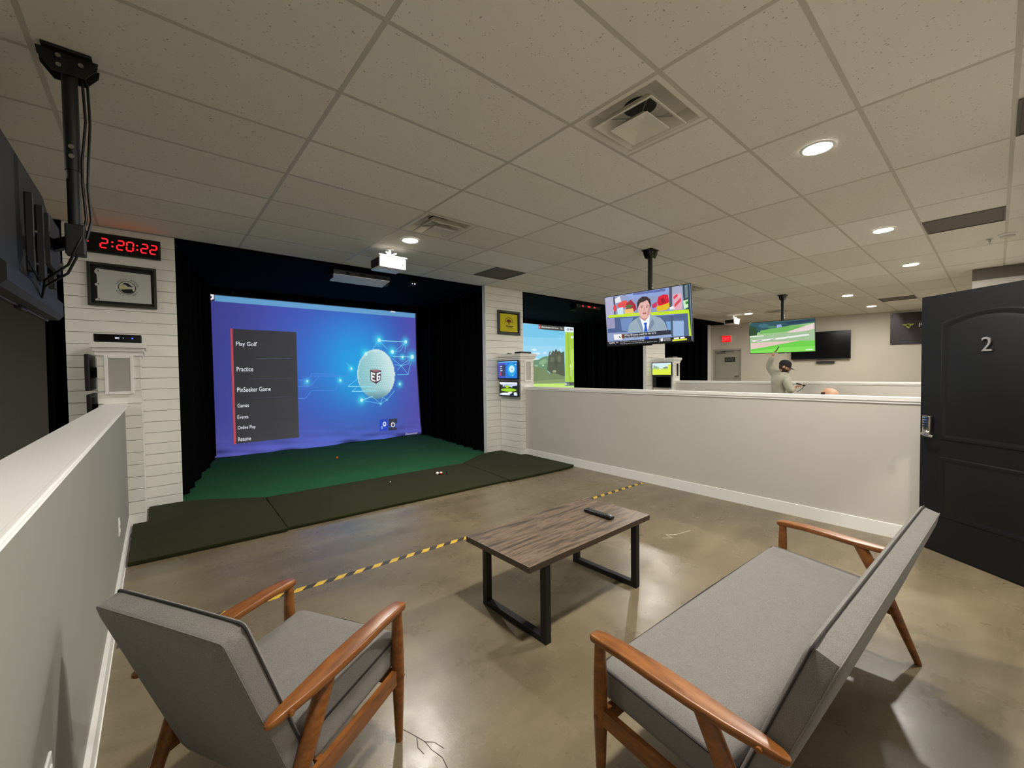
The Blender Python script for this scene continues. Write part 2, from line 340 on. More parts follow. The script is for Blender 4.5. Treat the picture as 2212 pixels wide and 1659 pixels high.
SCR2=[[[150,212,238],[[0.2916,0.9863],[1.0032,1.0068],[0.9996,0.5919],[0.287,0.5875]]],[[112,196,232],[[0.2916,0.9863],[1.0032,1.0068],[1.0021,0.882],[0.29,0.8506]]],[[132,205,236],[[0.29,0.8506],[1.0021,0.882],[1.0013,0.7921],[0.289,0.7644]]],[[205,236,248],[[0.6239,0.6987],[0.6197,0.6929],[0.608,0.6881],[0.5912,0.6851],[0.5728,0.6846],[0.5563,0.6867],[0.545,0.6908],[0.541,0.6963],[0.5451,0.7019],[0.5565,0.7067],[0.573,0.7097],[0.5915,0.7103],[0.6082,0.7083],[0.6198,0.7042]]],[[212,240,248],[[0.5871,0.7367],[0.5843,0.7318],[0.5766,0.7277],[0.5656,0.7252],[0.5534,0.7248],[0.5425,0.7265],[0.535,0.73],[0.5324,0.7347],[0.5351,0.7395],[0.5427,0.7436],[0.5536,0.7461],[0.5658,0.7466],[0.5768,0.7449],[0.5844,0.7414]]],[[205,236,248],[[0.6905,0.7076],[0.6879,0.7024],[0.6808,0.6984],[0.6712,0.6967],[0.6617,0.6978],[0.6548,0.7014],[0.6523,0.7065],[0.6549,0.7117],[0.6619,0.7157],[0.6714,0.7174],[0.681,0.7163],[0.688,0.7127]]],[[222,240,248],[[0.5518,0.6486],[0.6047,0.645],[0.5767,0.6215],[0.5516,0.6235]]],[[95,140,108],[[0.2872,0.6048],[0.5517,0.6326],[0.6046,0.6357],[0.6424,0.6596],[0.6854,0.6746],[0.7193,0.673],[0.7178,0.5191],[0.2863,0.5227]]],[[130,170,130],[[0.6043,0.608],[0.6421,0.6363],[0.6803,0.6463],[0.6993,0.6184],[0.6606,0.5898],[0.6134,0.5849]]],[[150,185,150],[[0.5947,0.571],[0.5911,0.565],[0.5818,0.5613],[0.5704,0.5613],[0.5613,0.565],[0.5579,0.5709],[0.5614,0.5768],[0.5706,0.5805],[0.582,0.5806],[0.5912,0.5769]]],[[200,225,190],[[0.6591,0.5758],[0.657,0.5714],[0.6518,0.5687],[0.6453,0.5686],[0.6401,0.5713],[0.6382,0.5757],[0.6402,0.5801],[0.6455,0.5828],[0.6519,0.5829],[0.6571,0.5802]]],[[72,82,64],[[0.6912,0.5288],[0.7054,0.6468],[0.7097,0.6846],[0.7248,0.7371],[0.7352,0.7019],[0.7592,0.7383],[0.774,0.7197],[0.7918,0.7596],[0.8091,0.7247],[0.8296,0.736],[0.8498,0.7149],[0.8862,0.7307],[0.8915,0.4539],[0.7468,0.476]]],[[92,104,84],[[0.7707,0.6384],[0.7676,0.624],[0.7593,0.6134],[0.7481,0.6094],[0.7371,0.6131],[0.7291,0.6235],[0.7263,0.6376],[0.7294,0.6519],[0.7375,0.6625],[0.7487,0.6666],[0.7597,0.663],[0.7678,0.6526]]],[[96,108,86],[[0.8492,0.6493],[0.8463,0.6298],[0.8387,0.6155],[0.8284,0.6102],[0.8183,0.6153],[0.811,0.6293],[0.8084,0.6486],[0.8113,0.6679],[0.8189,0.6822],[0.8291,0.6877],[0.8393,0.6827],[0.8466,0.6687]]],[[58,66,52],[[0.8079,0.5907],[0.805,0.5739],[0.7975,0.5615],[0.7874,0.557],[0.7775,0.5615],[0.7703,0.5738],[0.7678,0.5905],[0.7706,0.6073],[0.778,0.6196],[0.7881,0.6242],[0.7981,0.6198],[0.8053,0.6076]]],[[150,160,120],[[0.7945,0.5113],[0.7914,0.5046],[0.7831,0.4997],[0.7719,0.4981],[0.7607,0.5],[0.7526,0.505],[0.7496,0.5117],[0.7527,0.5184],[0.7609,0.5232],[0.7721,0.5249],[0.7833,0.523],[0.7916,0.518]]],[[108,130,86],[[0.2868,0.5703],[0.551,0.5731],[0.6177,0.5478],[0.6792,0.5289],[0.7175,0.4907],[0.7768,0.4947],[0.8915,0.449],[0.8908,0.3728],[0.2847,0.3909]]],[[125,148,98],[[0.5562,0.415],[0.8913,0.4293],[0.8908,0.3728],[0.5514,0.3831]]],[[192,232,112],[[0.2848,0.3931],[0.8909,0.3777],[0.8906,0.3517],[1.0178,0.3475],[1.0228,0.2898],[0.284,0.3282]]],[[165,206,66],[[0.8959,0.9414],[1.001,0.9493],[1.0171,0.3898],[0.8926,0.3939]]],[[150,190,55],[[0.9195,0.9407],[0.9407,0.9423],[0.9573,0.3928],[0.9306,0.3937]]],[[185,222,90],[[0.9603,0.7406],[1.0038,0.7672],[1.0129,0.5418],[0.9638,0.5171]]],[[228,240,250],[[0.8897,1.0029],[0.9993,1.0055],[1.001,0.9458],[0.8923,0.9436]]],[[130,135,145],[[0.9389,0.9742],[0.9378,0.9647],[0.935,0.9577],[0.9313,0.9549],[0.9276,0.9571],[0.9249,0.9637],[0.924,0.973],[0.9251,0.9824],[0.9279,0.9895],[0.9316,0.9923],[0.9353,0.9901],[0.938,0.9835]]],[[150,155,165],[[0.9491,0.9849],[0.9894,0.9847],[0.9892,0.9658],[0.9489,0.9651]]],[[62,64,64],[[0.6027,0.9971],[0.8886,1.0028],[0.8892,0.9502],[0.6055,0.9509]]],[[188,55,66],[[0.6027,0.9971],[0.6283,0.9971],[0.6293,0.9542],[0.6055,0.9509]]],[[240,235,238],[[0.6128,0.9823],[0.6174,0.9828],[0.6191,0.9621],[0.6144,0.9617]]],[[72,78,68],[[0.892,0.39],[1.0182,0.3908],[1.0184,0.3505],[0.8932,0.3521]]],[[235,238,235],[[0.9102,0.3697],[0.909,0.3643],[0.9057,0.3604],[0.9012,0.3592],[0.8967,0.3608],[0.8935,0.3649],[0.8924,0.3703],[0.8936,0.3757],[0.8969,0.3795],[0.9014,0.3808],[0.9058,0.3792],[0.9091,0.3751]]],[[225,240,190],[[0.9491,0.5569],[0.958,0.5917],[0.9706,0.5594],[0.963,0.5589],[0.9654,0.4523],[0.96,0.4524],[0.9587,0.5579]]],[[225,240,230],[[0.9995,0.8918],[0.9968,0.8847],[0.9898,0.8791],[0.9804,0.8767],[0.9709,0.878],[0.9641,0.8826],[0.9616,0.8894],[0.9642,0.8965],[0.9711,0.902],[0.9806,0.9045],[0.9901,0.9033],[0.997,0.8986]]],[[232,238,240],[[0.7371,0.6986],[0.7362,0.6953],[0.7337,0.6928],[0.7302,0.6918],[0.7268,0.6926],[0.7243,0.6949],[0.7234,0.6982],[0.7244,0.7016],[0.7269,0.7041],[0.7303,0.705],[0.7338,0.7043],[0.7363,0.7019]]],[[190,222,238],[[0.8347,0.7362],[0.8441,0.7656],[0.8562,0.7418],[0.8448,0.7269]]]]
SCR2T=[["Wade Hampton Golf Course",[238,240,240],[[0.6322,0.9595],[0.8205,0.9641],[0.8207,0.9863],[0.6324,0.9855]]],["No. 1",[200,205,190],[[0.8419,0.9654],[0.8805,0.9631],[0.8807,0.9865],[0.8421,0.9881]]],["Slope",[235,238,235],[[0.9144,0.3636],[0.941,0.3625],[0.9411,0.3745],[0.9145,0.3754]]],["21",[150,205,228],[[0.8205,0.8587],[0.8848,0.8625],[0.8852,0.904],[0.8209,0.8996]]]]
MONA=[[[70,80,190],[[0.0,1.0],[1.0,1.0],[1.0,0.0],[-0.0,0.0]]],[[40,120,215],[[0.4108,1.0048],[1.0,1.0],[1.0,0.0],[0.3946,0.0001]]],[[40,165,225],[[0.9395,0.495],[0.9203,0.34],[0.87,0.2093],[0.7961,0.1229],[0.7099,0.094],[0.6246,0.1272],[0.5533,0.2173],[0.5068,0.3505],[0.4922,0.5064],[0.5117,0.6612],[0.5621,0.7914],[0.6359,0.8773],[0.7218,0.9059],[0.8068,0.873],[0.878,0.7834],[0.9246,0.6507]]],[[110,190,225],[[0.0088,0.9947],[0.9999,0.9949],[0.9992,0.9394],[0.0076,0.924]]],[[55,62,100],[[0.0946,0.7953],[0.3851,0.7981],[0.3877,0.1277],[0.0918,0.12]]],[[205,240,248],[[0.8684,0.5324],[0.8564,0.4511],[0.8244,0.3827],[0.7772,0.3376],[0.7222,0.3227],[0.6676,0.3404],[0.6219,0.3878],[0.5919,0.4578],[0.5822,0.5396],[0.5944,0.6209],[0.6264,0.6891],[0.6735,0.734],[0.7284,0.7489],[0.7829,0.7313],[0.8287,0.684],[0.8587,0.6142]]],[[120,170,190],[[0.7833,0.5244],[0.771,0.4852],[0.7422,0.4696],[0.714,0.4867],[0.7028,0.5264],[0.7152,0.5656],[0.7439,0.5812],[0.7721,0.5641]]],[[180,240,250],[[0.9571,0.7988],[0.9462,0.7704],[0.9208,0.7592],[0.8957,0.7717],[0.8856,0.8006],[0.8965,0.8289],[0.9219,0.8401],[0.947,0.8277]]],[[180,240,250],[[0.7961,0.1682],[0.7879,0.1468],[0.7688,0.1384],[0.7499,0.1478],[0.7424,0.1696],[0.7505,0.191],[0.7697,0.1995],[0.7885,0.19]]],[[225,228,240],[[0.1247,0.7287],[0.2276,0.7311],[0.2266,0.6754],[0.1238,0.673]]],[[225,228,240],[[0.1224,0.5919],[0.2029,0.5949],[0.2021,0.5493],[0.1216,0.5462]]],[[225,228,240],[[0.1203,0.4752],[0.2457,0.4771],[0.2449,0.4314],[0.1196,0.4295]]],[[200,60,90],[[0.1184,0.3635],[0.1766,0.362],[0.1727,0.1332],[0.1144,0.1347]]]]
MONB=[[[190,205,235],[[0.0,1.0],[1.0,1.0],[1.0,-0.0],[0.0,0.0]]],[[235,240,250],[[0.0,1.0],[1.0,1.0],[1.0,0.8534],[0.4202,0.8876],[0.0,0.8]]],[[22,30,24],[[0.0,0.8743],[0.1767,0.7693],[0.2262,0.4323],[0.0,0.2]]],[[22,30,24],[[0.7447,0.7087],[1.0,0.7592],[1.0,0.2356],[0.6079,0.2759]]],[[45,62,40],[[0.1518,0.6003],[0.324,0.7397],[0.6079,0.6555],[0.7896,0.5483],[0.9655,0.3919],[0.1267,0.3741]]],[[170,210,60],[[0.2753,0.6843],[0.4677,0.7931],[0.6079,0.6555],[0.4202,0.5457]]],[[30,45,28],[[0.0,0.4],[1.0,0.4188],[1.0,0.1309],[0.0,0.1143]]],[[160,210,30],[[0.9655,0.4182],[0.9453,0.3788],[0.8864,0.3421],[0.7933,0.3114],[0.6738,0.2896],[0.5382,0.2792],[0.3994,0.2815],[0.2712,0.2967],[0.1674,0.3237],[0.0998,0.3599],[0.0764,0.4014],[0.0998,0.4439],[0.1674,0.4826],[0.2712,0.5135],[0.3994,0.5336],[0.5382,0.5411],[0.6738,0.5358],[0.7933,0.5185],[0.8864,0.4913],[0.9453,0.4568]]],[[235,245,250],[[0.5848,0.1121],[0.5595,0.0708],[0.488,0.0349],[0.3831,0.0114],[0.2644,0.005],[0.1553,0.0178],[0.0786,0.0474],[0.051,0.088],[0.0786,0.1311],[0.1553,0.1677],[0.2644,0.1903],[0.3831,0.1947],[0.488,0.1806],[0.5595,0.1512]]],[[240,245,250],[[0.7447,0.1997],[0.7266,0.1561],[0.6767,0.1224],[0.6079,0.1078],[0.5382,0.1163],[0.4867,0.1461],[0.4677,0.1892],[0.4867,0.2338],[0.5382,0.2675],[0.6079,0.2813],[0.6767,0.2718],[0.7266,0.242]]],[[235,245,250],[[0.9957,0.1569],[0.983,0.1039],[0.9481,0.0637],[0.9002,0.0471],[0.8518,0.0588],[0.8161,0.096],[0.8029,0.1486],[0.8161,0.2024],[0.8518,0.2426],[0.9002,0.2585],[0.9481,0.246],[0.983,0.2088]]],[[15,18,16],[[0.6079,0.1132],[0.7896,0.2281],[0.8341,0.0065],[0.5848,0.0034]]]]
MONC=[[[215,240,245],[[-0.0,1.0],[1.0,1.0],[1.0,0.0],[-0.0,0.0]]],[[150,180,150],[[0.0681,0.8538],[0.1758,0.7683],[0.354,0.6544],[0.3884,0.4614],[0.0478,0.4657]]],[[130,150,120],[[0.6014,0.6227],[0.7418,0.702],[0.8286,0.6731],[0.8271,0.4558],[0.53,0.4596]]],[[190,215,110],[[0.003,0.5496],[1.0036,0.5212],[1.0026,0.3726],[0.0021,0.3829]]],[[222,240,75],[[0.0025,0.4524],[1.003,0.4401],[1.0,0.0],[-0.0,0.0]]],[[225,235,70],[[0.8385,0.8631],[0.9992,0.8863],[0.9995,0.4266],[0.8306,0.4558]]],[[245,250,220],[[0.47,0.4603],[0.461,0.4379],[0.4379,0.4242],[0.4095,0.4245],[0.3865,0.4388],[0.3778,0.4615],[0.3867,0.484],[0.4099,0.4977],[0.4384,0.4973],[0.4613,0.483]]]]
LINES=[[[0.096,1.376],[0.291,1.372],[0.348,1.48],[0.772,1.475],[0.844,1.429]],[[0.111,1.347],[0.263,1.344],[0.333,1.436],[1.039,1.426],[1.135,1.58]],[[0.093,1.238],[0.328,1.231],[0.485,1.434],[0.786,1.429],[0.872,1.337],[1.16,1.33]],[[0.095,0.993],[0.214,0.987],[0.34,1.142],[0.779,1.126],[0.87,1.26],[1.066,1.255]],[[1.065,1.208],[1.588,1.186]],[[1.139,1.097],[1.686,1.086]],[[1.05,1.209],[1.27,1.36]],[[1.139,1.097],[1.266,1.202]],[[1.76,2.203],[2.396,2.195]],[[1.76,2.203],[1.606,2.013]],[[1.76,2.203],[1.944,2.023]],[[2.396,2.195],[2.153,1.995]],[[2.396,2.195],[2.26,1.981]],[[2.396,2.195],[2.369,1.95]],[[2.064,1.96],[2.26,1.981]],[[2.08,1.85],[2.552,1.851]],[[2.061,1.81],[2.272,1.645]],[[2.272,1.645],[2.552,1.851]],[[2.111,1.671],[2.272,1.645],[2.437,1.679],[2.552,1.851]],[[2.272,1.645],[2.443,1.44],[2.512,1.713]],[[2.272,1.645],[2.18,1.544]],[[2.177,1.436],[2.443,1.44]],[[1.339,0.899],[1.574,0.967]],[[1.339,0.899],[1.764,0.795]],[[1.574,0.967],[1.764,0.795]],[[1.764,0.795],[1.818,0.94],[1.909,0.876],[1.764,0.795]],[[1.909,0.876],[2.099,1.077]],[[1.03,1.704],[1.15,1.58]]]
DOTS=[[1.76,2.209,0.085],[2.396,2.198,0.075],[2.064,1.96,0.09],[2.312,1.844,0.06],[2.552,1.851,0.1],[1.457,1.898,0.08],[1.135,1.58,0.05],[2.227,1.224,0.055],[1.339,0.899,0.075],[0.902,1.336,0.05],[0.263,1.335,0.04],[1.764,0.795,0.025],[1.574,0.961,0.018],[1.909,0.876,0.018],[2.272,1.645,0.018]]

# ---------------------------------------------------------------- materials
H = 3.02                                        # ceiling height
M = {}
def _concrete():
    k = N('polished_concrete')
    v = k.co()
    big = k.noise(0.9, 5, 0.6)
    mid = k.noise(4.0, 5, 0.65)
    c = k.ramp(big, [(0.28, lin((88, 79, 62))), (0.5, lin((112, 101, 80))), (0.72, lin((130, 118, 94)))])
    c2 = k.ramp(mid, [(0.25, lin((84, 74, 56))), (0.75, lin((134, 122, 99)))])
    c = k.mix(0.32, c, c2)
    sp = k.ramp(k.noise(90, 2), [(0.62, 0.0), (0.72, 1.0)])
    c = k.mix(k.math('MULTIPLY', sp, 0.25), c, lin((160, 150, 135)))
    st = k.noise(1.6, 4, 0.55, vec=k.mapping((0.5, 2.4, 1), (0, 0, 0.5)))
    c = k.mix(k.ramp(st, [(0.42, 0.0), (0.7, 0.35)]), c, lin((150, 136, 108)))
    k.base(c)
    k.rough(k.ramp(k.noise(2.2, 5, 0.65), [(0.3, 0.20), (0.7, 0.40)]))
    k.set(k.b, 'Specular IOR Level', 0.5)
    h = k.math('ADD', k.math('MULTIPLY', k.noise(34, 4, 0.6), 0.6), k.math('MULTIPLY', k.noise(140, 2), 0.25))
    k.bump(h, 0.16, 0.004)
    return k.m
M['concrete'] = _concrete()
def _tile():
    k = N('mineral_fibre_tile')
    v = k.co()
    vo = k.t.nodes.new('ShaderNodeTexVoronoi')
    g = k.t.nodes.new('ShaderNodeNewGeometry')
    wob = k.mix(0.06, g.outputs['Position'], k.noise(14, 3, out='Color', vec=g.outputs['Position']))
    k.t.links.new(k.mapping((1, 1, 1), src=wob), vo.inputs['Vector']); vo.inputs['Scale'].default_value = 46
    pit = k.ramp(vo.outputs['Distance'], [(0.10, 1.0), (0.24, 0.0)])
    gate = k.ramp(k.noise(26, 3, vec=g.outputs['Position']), [(0.47, 0.0), (0.60, 1.0)])
    p = k.math('MULTIPLY', pit, gate)
    oi = k.t.nodes.new('ShaderNodeObjectInfo')
    body = k.ramp(oi.outputs['Random'], [(0.0, lin((226, 222, 211))), (1.0, lin((236, 233, 224)))])
    k.base(k.mix(k.math('MULTIPLY', p, 0.6), body, lin((96, 90, 78))))
    k.rough(0.9)
    h = k.math('SUBTRACT', k.math('MULTIPLY', k.noise(70, 4, vec=g.outputs['Position']), 0.35), p)
    k.bump(h, 0.35, 0.004)
    return k.m
M['tile'] = _tile()
M['tbar'] = plain('painted_grid', (194, 190, 176), 0.5, var=0.04)
M['wall'] = plain('greige_paint', (196, 192, 184), 0.6, var=0.015, vscale=2, bump=0.12, bscale=220, bdist=0.002)
M['wall_left_shaded'] = plain('shaded_greige_paint', (150, 150, 140), 0.6, var=0.015, vscale=2, bump=0.12, bscale=220, bdist=0.002)  # greige paint darkened; the left half wall's shade is put into its colour
M['wall_far'] = plain('beige_paint', (190, 183, 168), 0.7, var=0.02, vscale=2, bump=0.1, bscale=200, bdist=0.002)
M['trim'] = plain('white_trim_paint', (236, 235, 231), 0.38, var=0.01)
M['plank'] = plain('white_shiplap_paint', (238, 237, 230), 0.5, var=0.012, vscale=6, bump=0.08, bscale=90, bdist=0.002)
M['black_wall'] = plain('black_enclosure_cloth', (6, 6, 6), 0.95, spec=0.06, var=0.2, vscale=8)
M['curtain'] = plain('black_curtain_cloth', (7, 7, 8), 0.95, spec=0.06, var=0.25, vscale=10)
def _grass(name, a, b, sc):
    k = N(name)
    g = k.t.nodes.new('ShaderNodeNewGeometry')
    P = g.outputs['Position']
    c = k.ramp(k.noise(sc, 4, 0.7, vec=P), [(0.3, lin(a)), (0.7, lin(b))])
    c = k.mix(k.ramp(k.noise(2.2, 3, vec=P), [(0.35, 0.0), (0.7, 0.3)]), c, lin(b))
    k.base(c); k.rough(0.95); k.set(k.b, 'Specular IOR Level', 0.08)
    k.set(k.b, 'Sheen Weight', 0.06)
    k.bump(k.noise(sc*2.2, 4, 0.7, vec=P), 0.9, 0.008)
    return k.m
M['mat'] = _grass('olive_fringe_turf', (28, 32, 12), (54, 58, 24), 130)
M['turf'] = _grass('green_short_turf', (14, 72, 40), (36, 120, 70), 170)
M['rubber'] = plain('black_rubber', (16, 16, 15), 0.85)
M['metal_black'] = plain('black_powder_coat', (9, 9, 9), 0.55, var=0.1, bump=0.05, bscale=300, bdist=0.001)
M['plastic'] = plain('black_plastic', (12, 12, 13), 0.38)
M['plastic_dark'] = plain('dark_grey_plastic', (18, 18, 17), 0.5)
M['gloss_black'] = plain('glossy_black', (6, 6, 7), 0.12)
M['chrome'] = plain('satin_chrome', (200, 200, 198), 0.16, metal=1.0)
M['steel'] = plain('steel', (165, 165, 162), 0.3, metal=1.0)
M['white_plastic'] = plain('white_plastic', (236, 236, 232), 0.35)
M['door_black'] = plain('black_door_paint', (17, 17, 18), 0.5, spec=0.35, bump=0.04, bscale=160, bdist=0.001)
M['grey_door'] = plain('grey_door_paint', (150, 146, 132), 0.5)
M['paper'] = plain('paper', (226, 226, 220), 0.8)
M['grille'] = plain('brown_grey_grille', (98, 91, 84), 0.7, var=0.06, vscale=30, bump=0.3, bscale=260, bdist=0.003)
M['frame_olive'] = plain('dark_olive_frame', (46, 47, 36), 0.4, var=0.1)
M['frame_black'] = plain('black_frame', (24, 23, 22), 0.4)
M['backing'] = plain('dark_backing_card', (20, 21, 12), 0.8)
M['flag_white'] = plain('pale_flag_cloth', (196, 200, 196), 0.85, bump=0.2, bscale=30, bdist=0.003)
M['flag_yellow'] = plain('yellow_flag_cloth', (206, 196, 20), 0.8, bump=0.2, bscale=30, bdist=0.003)
M['ink'] = plain('dark_olive_ink', (52, 54, 36), 0.8)
M['ink_black'] = plain('navy_ink', (16, 20, 26), 0.8)
M['ink_tan'] = plain('sand_ink', (206, 194, 146), 0.8)
M['ink_rust'] = plain('rust_ink', (112, 44, 14), 0.8)
M['ink_grey'] = plain('grey_ink', (130, 130, 126), 0.8)
def _glass():
    k = N('picture_glass')
    tr = k.t.nodes.new('ShaderNodeBsdfTransparent'); gl = k.t.nodes.new('ShaderNodeBsdfGlossy'); gl.inputs['Roughness'].default_value = 0.04
    fr_ = k.t.nodes.new('ShaderNodeFresnel'); fr_.inputs['IOR'].default_value = 1.25
    mx = k.t.nodes.new('ShaderNodeMixShader')
    k.t.links.new(fr_.outputs[0], mx.inputs[0]); k.t.links.new(tr.outputs[0], mx.inputs[1]); k.t.links.new(gl.outputs[0], mx.inputs[2])
    k.t.links.new(mx.outputs[0], k.out.inputs['Surface'])
    return k.m
def _tape():
    k = N('hazard_tape')
    sx = k.t.nodes.new('ShaderNodeSeparateXYZ'); k.t.links.new(k.co(), sx.inputs[0])
    f = k.math('FRACT', k.math('DIVIDE', k.math('ADD', k.math('ADD', sx.outputs[0], k.math('MULTIPLY', sx.outputs[1], -0.9)), 20.0), 0.136))
    st = k.ramp(f, [(0.0, 1.0), (0.495, 1.0), (0.505, 0.0)])
    wear = k.noise(38, 4)
    y = k.ramp(wear, [(0.3, lin((206, 168, 52))), (0.7, lin((228, 190, 70)))])
    b = k.ramp(wear, [(0.3, lin((52, 48, 42))), (0.7, lin((72, 68, 58)))])
    k.base(k.mix(st, b, y)); k.rough(0.45)
    return k.m
M['tape'] = _tape()
def _walnut():
    k = N('grey_walnut_laminate')
    v = k.mapping((1.3, 14, 14))
    wv = k.noise(2.2, 6, 0.62, vec=v)
    fine = k.noise(9, 5, 0.7, vec=k.mapping((1.5, 40, 40)))
    c = k.ramp(wv, [(0.34, lin((44, 37, 32))), (0.45, lin((80, 68, 58))), (0.56, lin((128, 110, 92))), (0.64, lin((62, 53, 46)))])
    c2 = k.ramp(fine, [(0.3, lin((58, 48, 42))), (0.7, lin((134, 118, 102)))])
    k.base(k.mix(0.22, c, c2)); k.rough(0.42)
    k.bump(fine, 0.08, 0.001)
    return k.m
M['walnut'] = _walnut()
M['walnut_edge'] = plain('walnut_edge_band', (66, 54, 42), 0.5, var=0.12, vscale=8)
def _wood():
    k = N('warm_brown_wood')
    g = k.mapping((18, 3.0, 18))
    f = k.noise(2.4, 5, 0.62, vec=g)
    c = k.ramp(f, [(0.28, lin((98, 56, 20))), (0.55, lin((136, 82, 34))), (0.8, lin((160, 104, 48)))])
    k.base(c); k.rough(0.36)
    k.set(k.b, 'Coat Weight', 0.15); k.set(k.b, 'Coat Roughness', 0.25)
    k.bump(k.noise(12, 5, vec=g), 0.05, 0.001)
    return k.m
M['wood'] = _wood()
def _fabric(name, a, b):
    k = N(name)
    f = k.noise(420, 2, 0.6)
    m = k.noise(26, 5, 0.6)
    c = k.ramp(f, [(0.3, lin(a)), (0.7, lin(b))])
    c = k.mix(k.ramp(m, [(0.35, 0.0), (0.75, 0.35)]), c, lin(b))
    k.base(c); k.rough(0.92); k.set(k.b, 'Specular IOR Level', 0.15)
    k.set(k.b, 'Sheen Weight', 0.15)
    k.bump(f, 0.5, 0.0015)
    return k.m
M['fabric'] = _fabric('grey_upholstery', (102, 99, 95), (137, 134, 130))
M['piping'] = plain('dark_grey_piping', (48, 46, 44), 0.9)
M['hoodie'] = plain('pale_grey_sweatshirt', (164, 163, 148), 0.95, var=0.05, vscale=9, bump=0.4, bscale=18, bdist=0.01)
M['shirt_dark'] = plain('charcoal_shirt', (34, 36, 38), 0.95)
M['trousers'] = plain('dark_trousers', (36, 37, 42), 0.95)
M['shoe'] = plain('dark_shoe', (28, 26, 26), 0.6)
M['skin'] = plain('skin', (184, 142, 116), 0.5, var=0.04, vscale=20)
M['crack'] = plain('crack_dirt', (40, 34, 26), 0.9)
M['hair'] = plain('dark_brown_hair', (44, 28, 22), 0.7)
M['cap'] = plain('black_cap_cloth', (24, 19, 20), 0.9)
M['eye'] = plain('eye', (28, 22, 20), 0.2)
M['red_led'] = emis('red_led', (255, 20, 30), 3.4)
M['lens'] = None
def _lens():
    k = N('downlight_lens')
    k.base((0.8, 0.8, 0.8))
    k.set(k.b, 'Emission Color', (*LAMP_COL, 1)); k.set(k.b, 'Emission Strength', LAMP)
    return k.m
M['lens'] = _lens()
M['screen_off'] = plain('unlit_screen_cloth', (150, 148, 138), 0.9)

# ---------------------------------------------------------------- room shell
floor_ = structure(MB().bb((-9.0, -5.2, -0.12), (15.0, 7.8, 0.0)).build('floor', M['concrete']))

ceil = structure(MB().bb((-9.0, -5.2, H+0.10), (15.0, 7.8, H+0.18)).build('ceiling', M['black_wall']))
TX, TY = 1.2192, 0.6096
GRID = 0.024
def tile_mesh(w, d, t=0.012):
    b = MB().bb((GRID/2, GRID/2, 0.0), (w-GRID/2, d-GRID/2, t))
    bmesh.ops.recalc_face_normals(b.bm, faces=b.bm.faces)
    me = bpy.data.meshes.new('ceiling_tile'); b.bm.to_mesh(me); b.bm.free(); me.materials.append(M['tile'])
    return me
T_FULL, T_HALF = tile_mesh(TX, TY), tile_mesh(TX/2, TY)
def yfront(x): return 4.27-0.022*(x+2.3)
# cells (in half-tile columns) that hold a diffuser, a return grille or nothing of a tile
SPECIAL = {(0, -1): 'diffuser', (0, 3): 'diffuser', (9, 3): 'diffuser', (17, 3): 'diffuser', (17, -1): 'grille',
           (3, 5): 'grille', (7, -3): 'grille', (3, -4): 'grille', (11, 5): 'grille'}
CX0, CX1, RY0, RY1 = -4, 12, -4, 7
for i in range(CX0, CX1):
    for j in range(RY0, RY1):
        a, b = (2*i, j) in SPECIAL, (2*i+1, j) in SPECIAL
        y = j*TY
        if not a and not b:
            link('ceiling_tile', T_FULL, ceil, (i*TX, y, H-0.002))
        else:
            if not a: link('ceiling_tile', T_HALF, ceil, (i*TX, y, H-0.002))
            if not b: link('ceiling_tile', T_HALF, ceil, (i*TX+TX/2, y, H-0.002))
YB, YF = RY0*TY, RY1*TY
for i in range(CX0, CX1+1):
    MB().box((i*TX, (YB+YF)/2, H+0.006), (GRID, YF-YB, 0.018)).build('grid_runner', M['tbar'], ceil)
for j in range(RY0, RY1+1):
    MB().box(((CX0+CX1)*TX/2, j*TY, H+0.006), ((CX1-CX0)*TX, GRID, 0.0176)).build('grid_runner', M['tbar'], ceil)
for (ci, j) in SPECIAL:
    x = (ci+1)*TX/2 if ci % 2 == 0 else ci*TX/2
    MB().box((x, (j+0.5)*TY, H+0.006), (GRID, TY, 0.0172)).build('grid_cross_tee', M['tbar'], ceil)

def planked(name, x0, x1, yf, yb, z1, sides=(), pitch=0.12, label=None):
    """white boarded pier: a core with every board a piece of its own"""
    o = structure(MB().bb((x0, yf+0.014, 0.0), (x1, yb, z1)).build(name, M['trim']), label)
    n = int(z1/pitch)+1
    for k in range(n):
        lo, hi = k*pitch+0.0033, min((k+1)*pitch-0.0033, z1)
        if hi-lo < 0.02: continue
        MB().bb((x0-0.001, yf, lo), (x1+0.001, yf+0.0145, hi), 0.002, seg=1).build('plank', M['plank'], o)
        if 'l' in sides: MB().bb((x0-0.013, yf, lo), (x0+0.001, yb-0.02, hi), 0.002, seg=1).build('plank', M['plank'], o)
        if 'r' in sides: MB().bb((x1-0.001, yf, lo), (x1+0.013, yb-0.02, hi), 0.002, seg=1).build('plank', M['plank'], o)
    return o
PIERS = [(-2.70, -1.83, 4.27), (2.46, 3.36, 4.17), (7.55, 8.47, 4.09)]
for nm, (x0, x1, yf) in zip(('wall_pier_left', 'wall_pier_middle', 'wall_pier_right'), PIERS):
    planked(nm, x0, x1, yf, yf+0.09, H-0.004)
COLS = [(-2.432, -2.150, 3.68, 4.262), (2.785, 3.075, 3.60, 4.162), (7.86, 8.15, 3.51, 4.082)]
for nm, (x0, x1, yf, yb) in zip(('wall_post_left', 'wall_post_middle', 'wall_post_right'), COLS):
    o = planked(nm, x0, x1, yf, yb, 1.68, 'lr')
    for (ov, z0, z1) in ((0.014, 1.66, 1.70), (0.026, 1.70, 1.735), (0.042, 1.735, 1.785)):
        MB().bb((x0-ov-0.012, yf-ov, z0), (x1+ov+0.012, yb, z1), 0.004).build('crown_moulding', M['trim'], o)

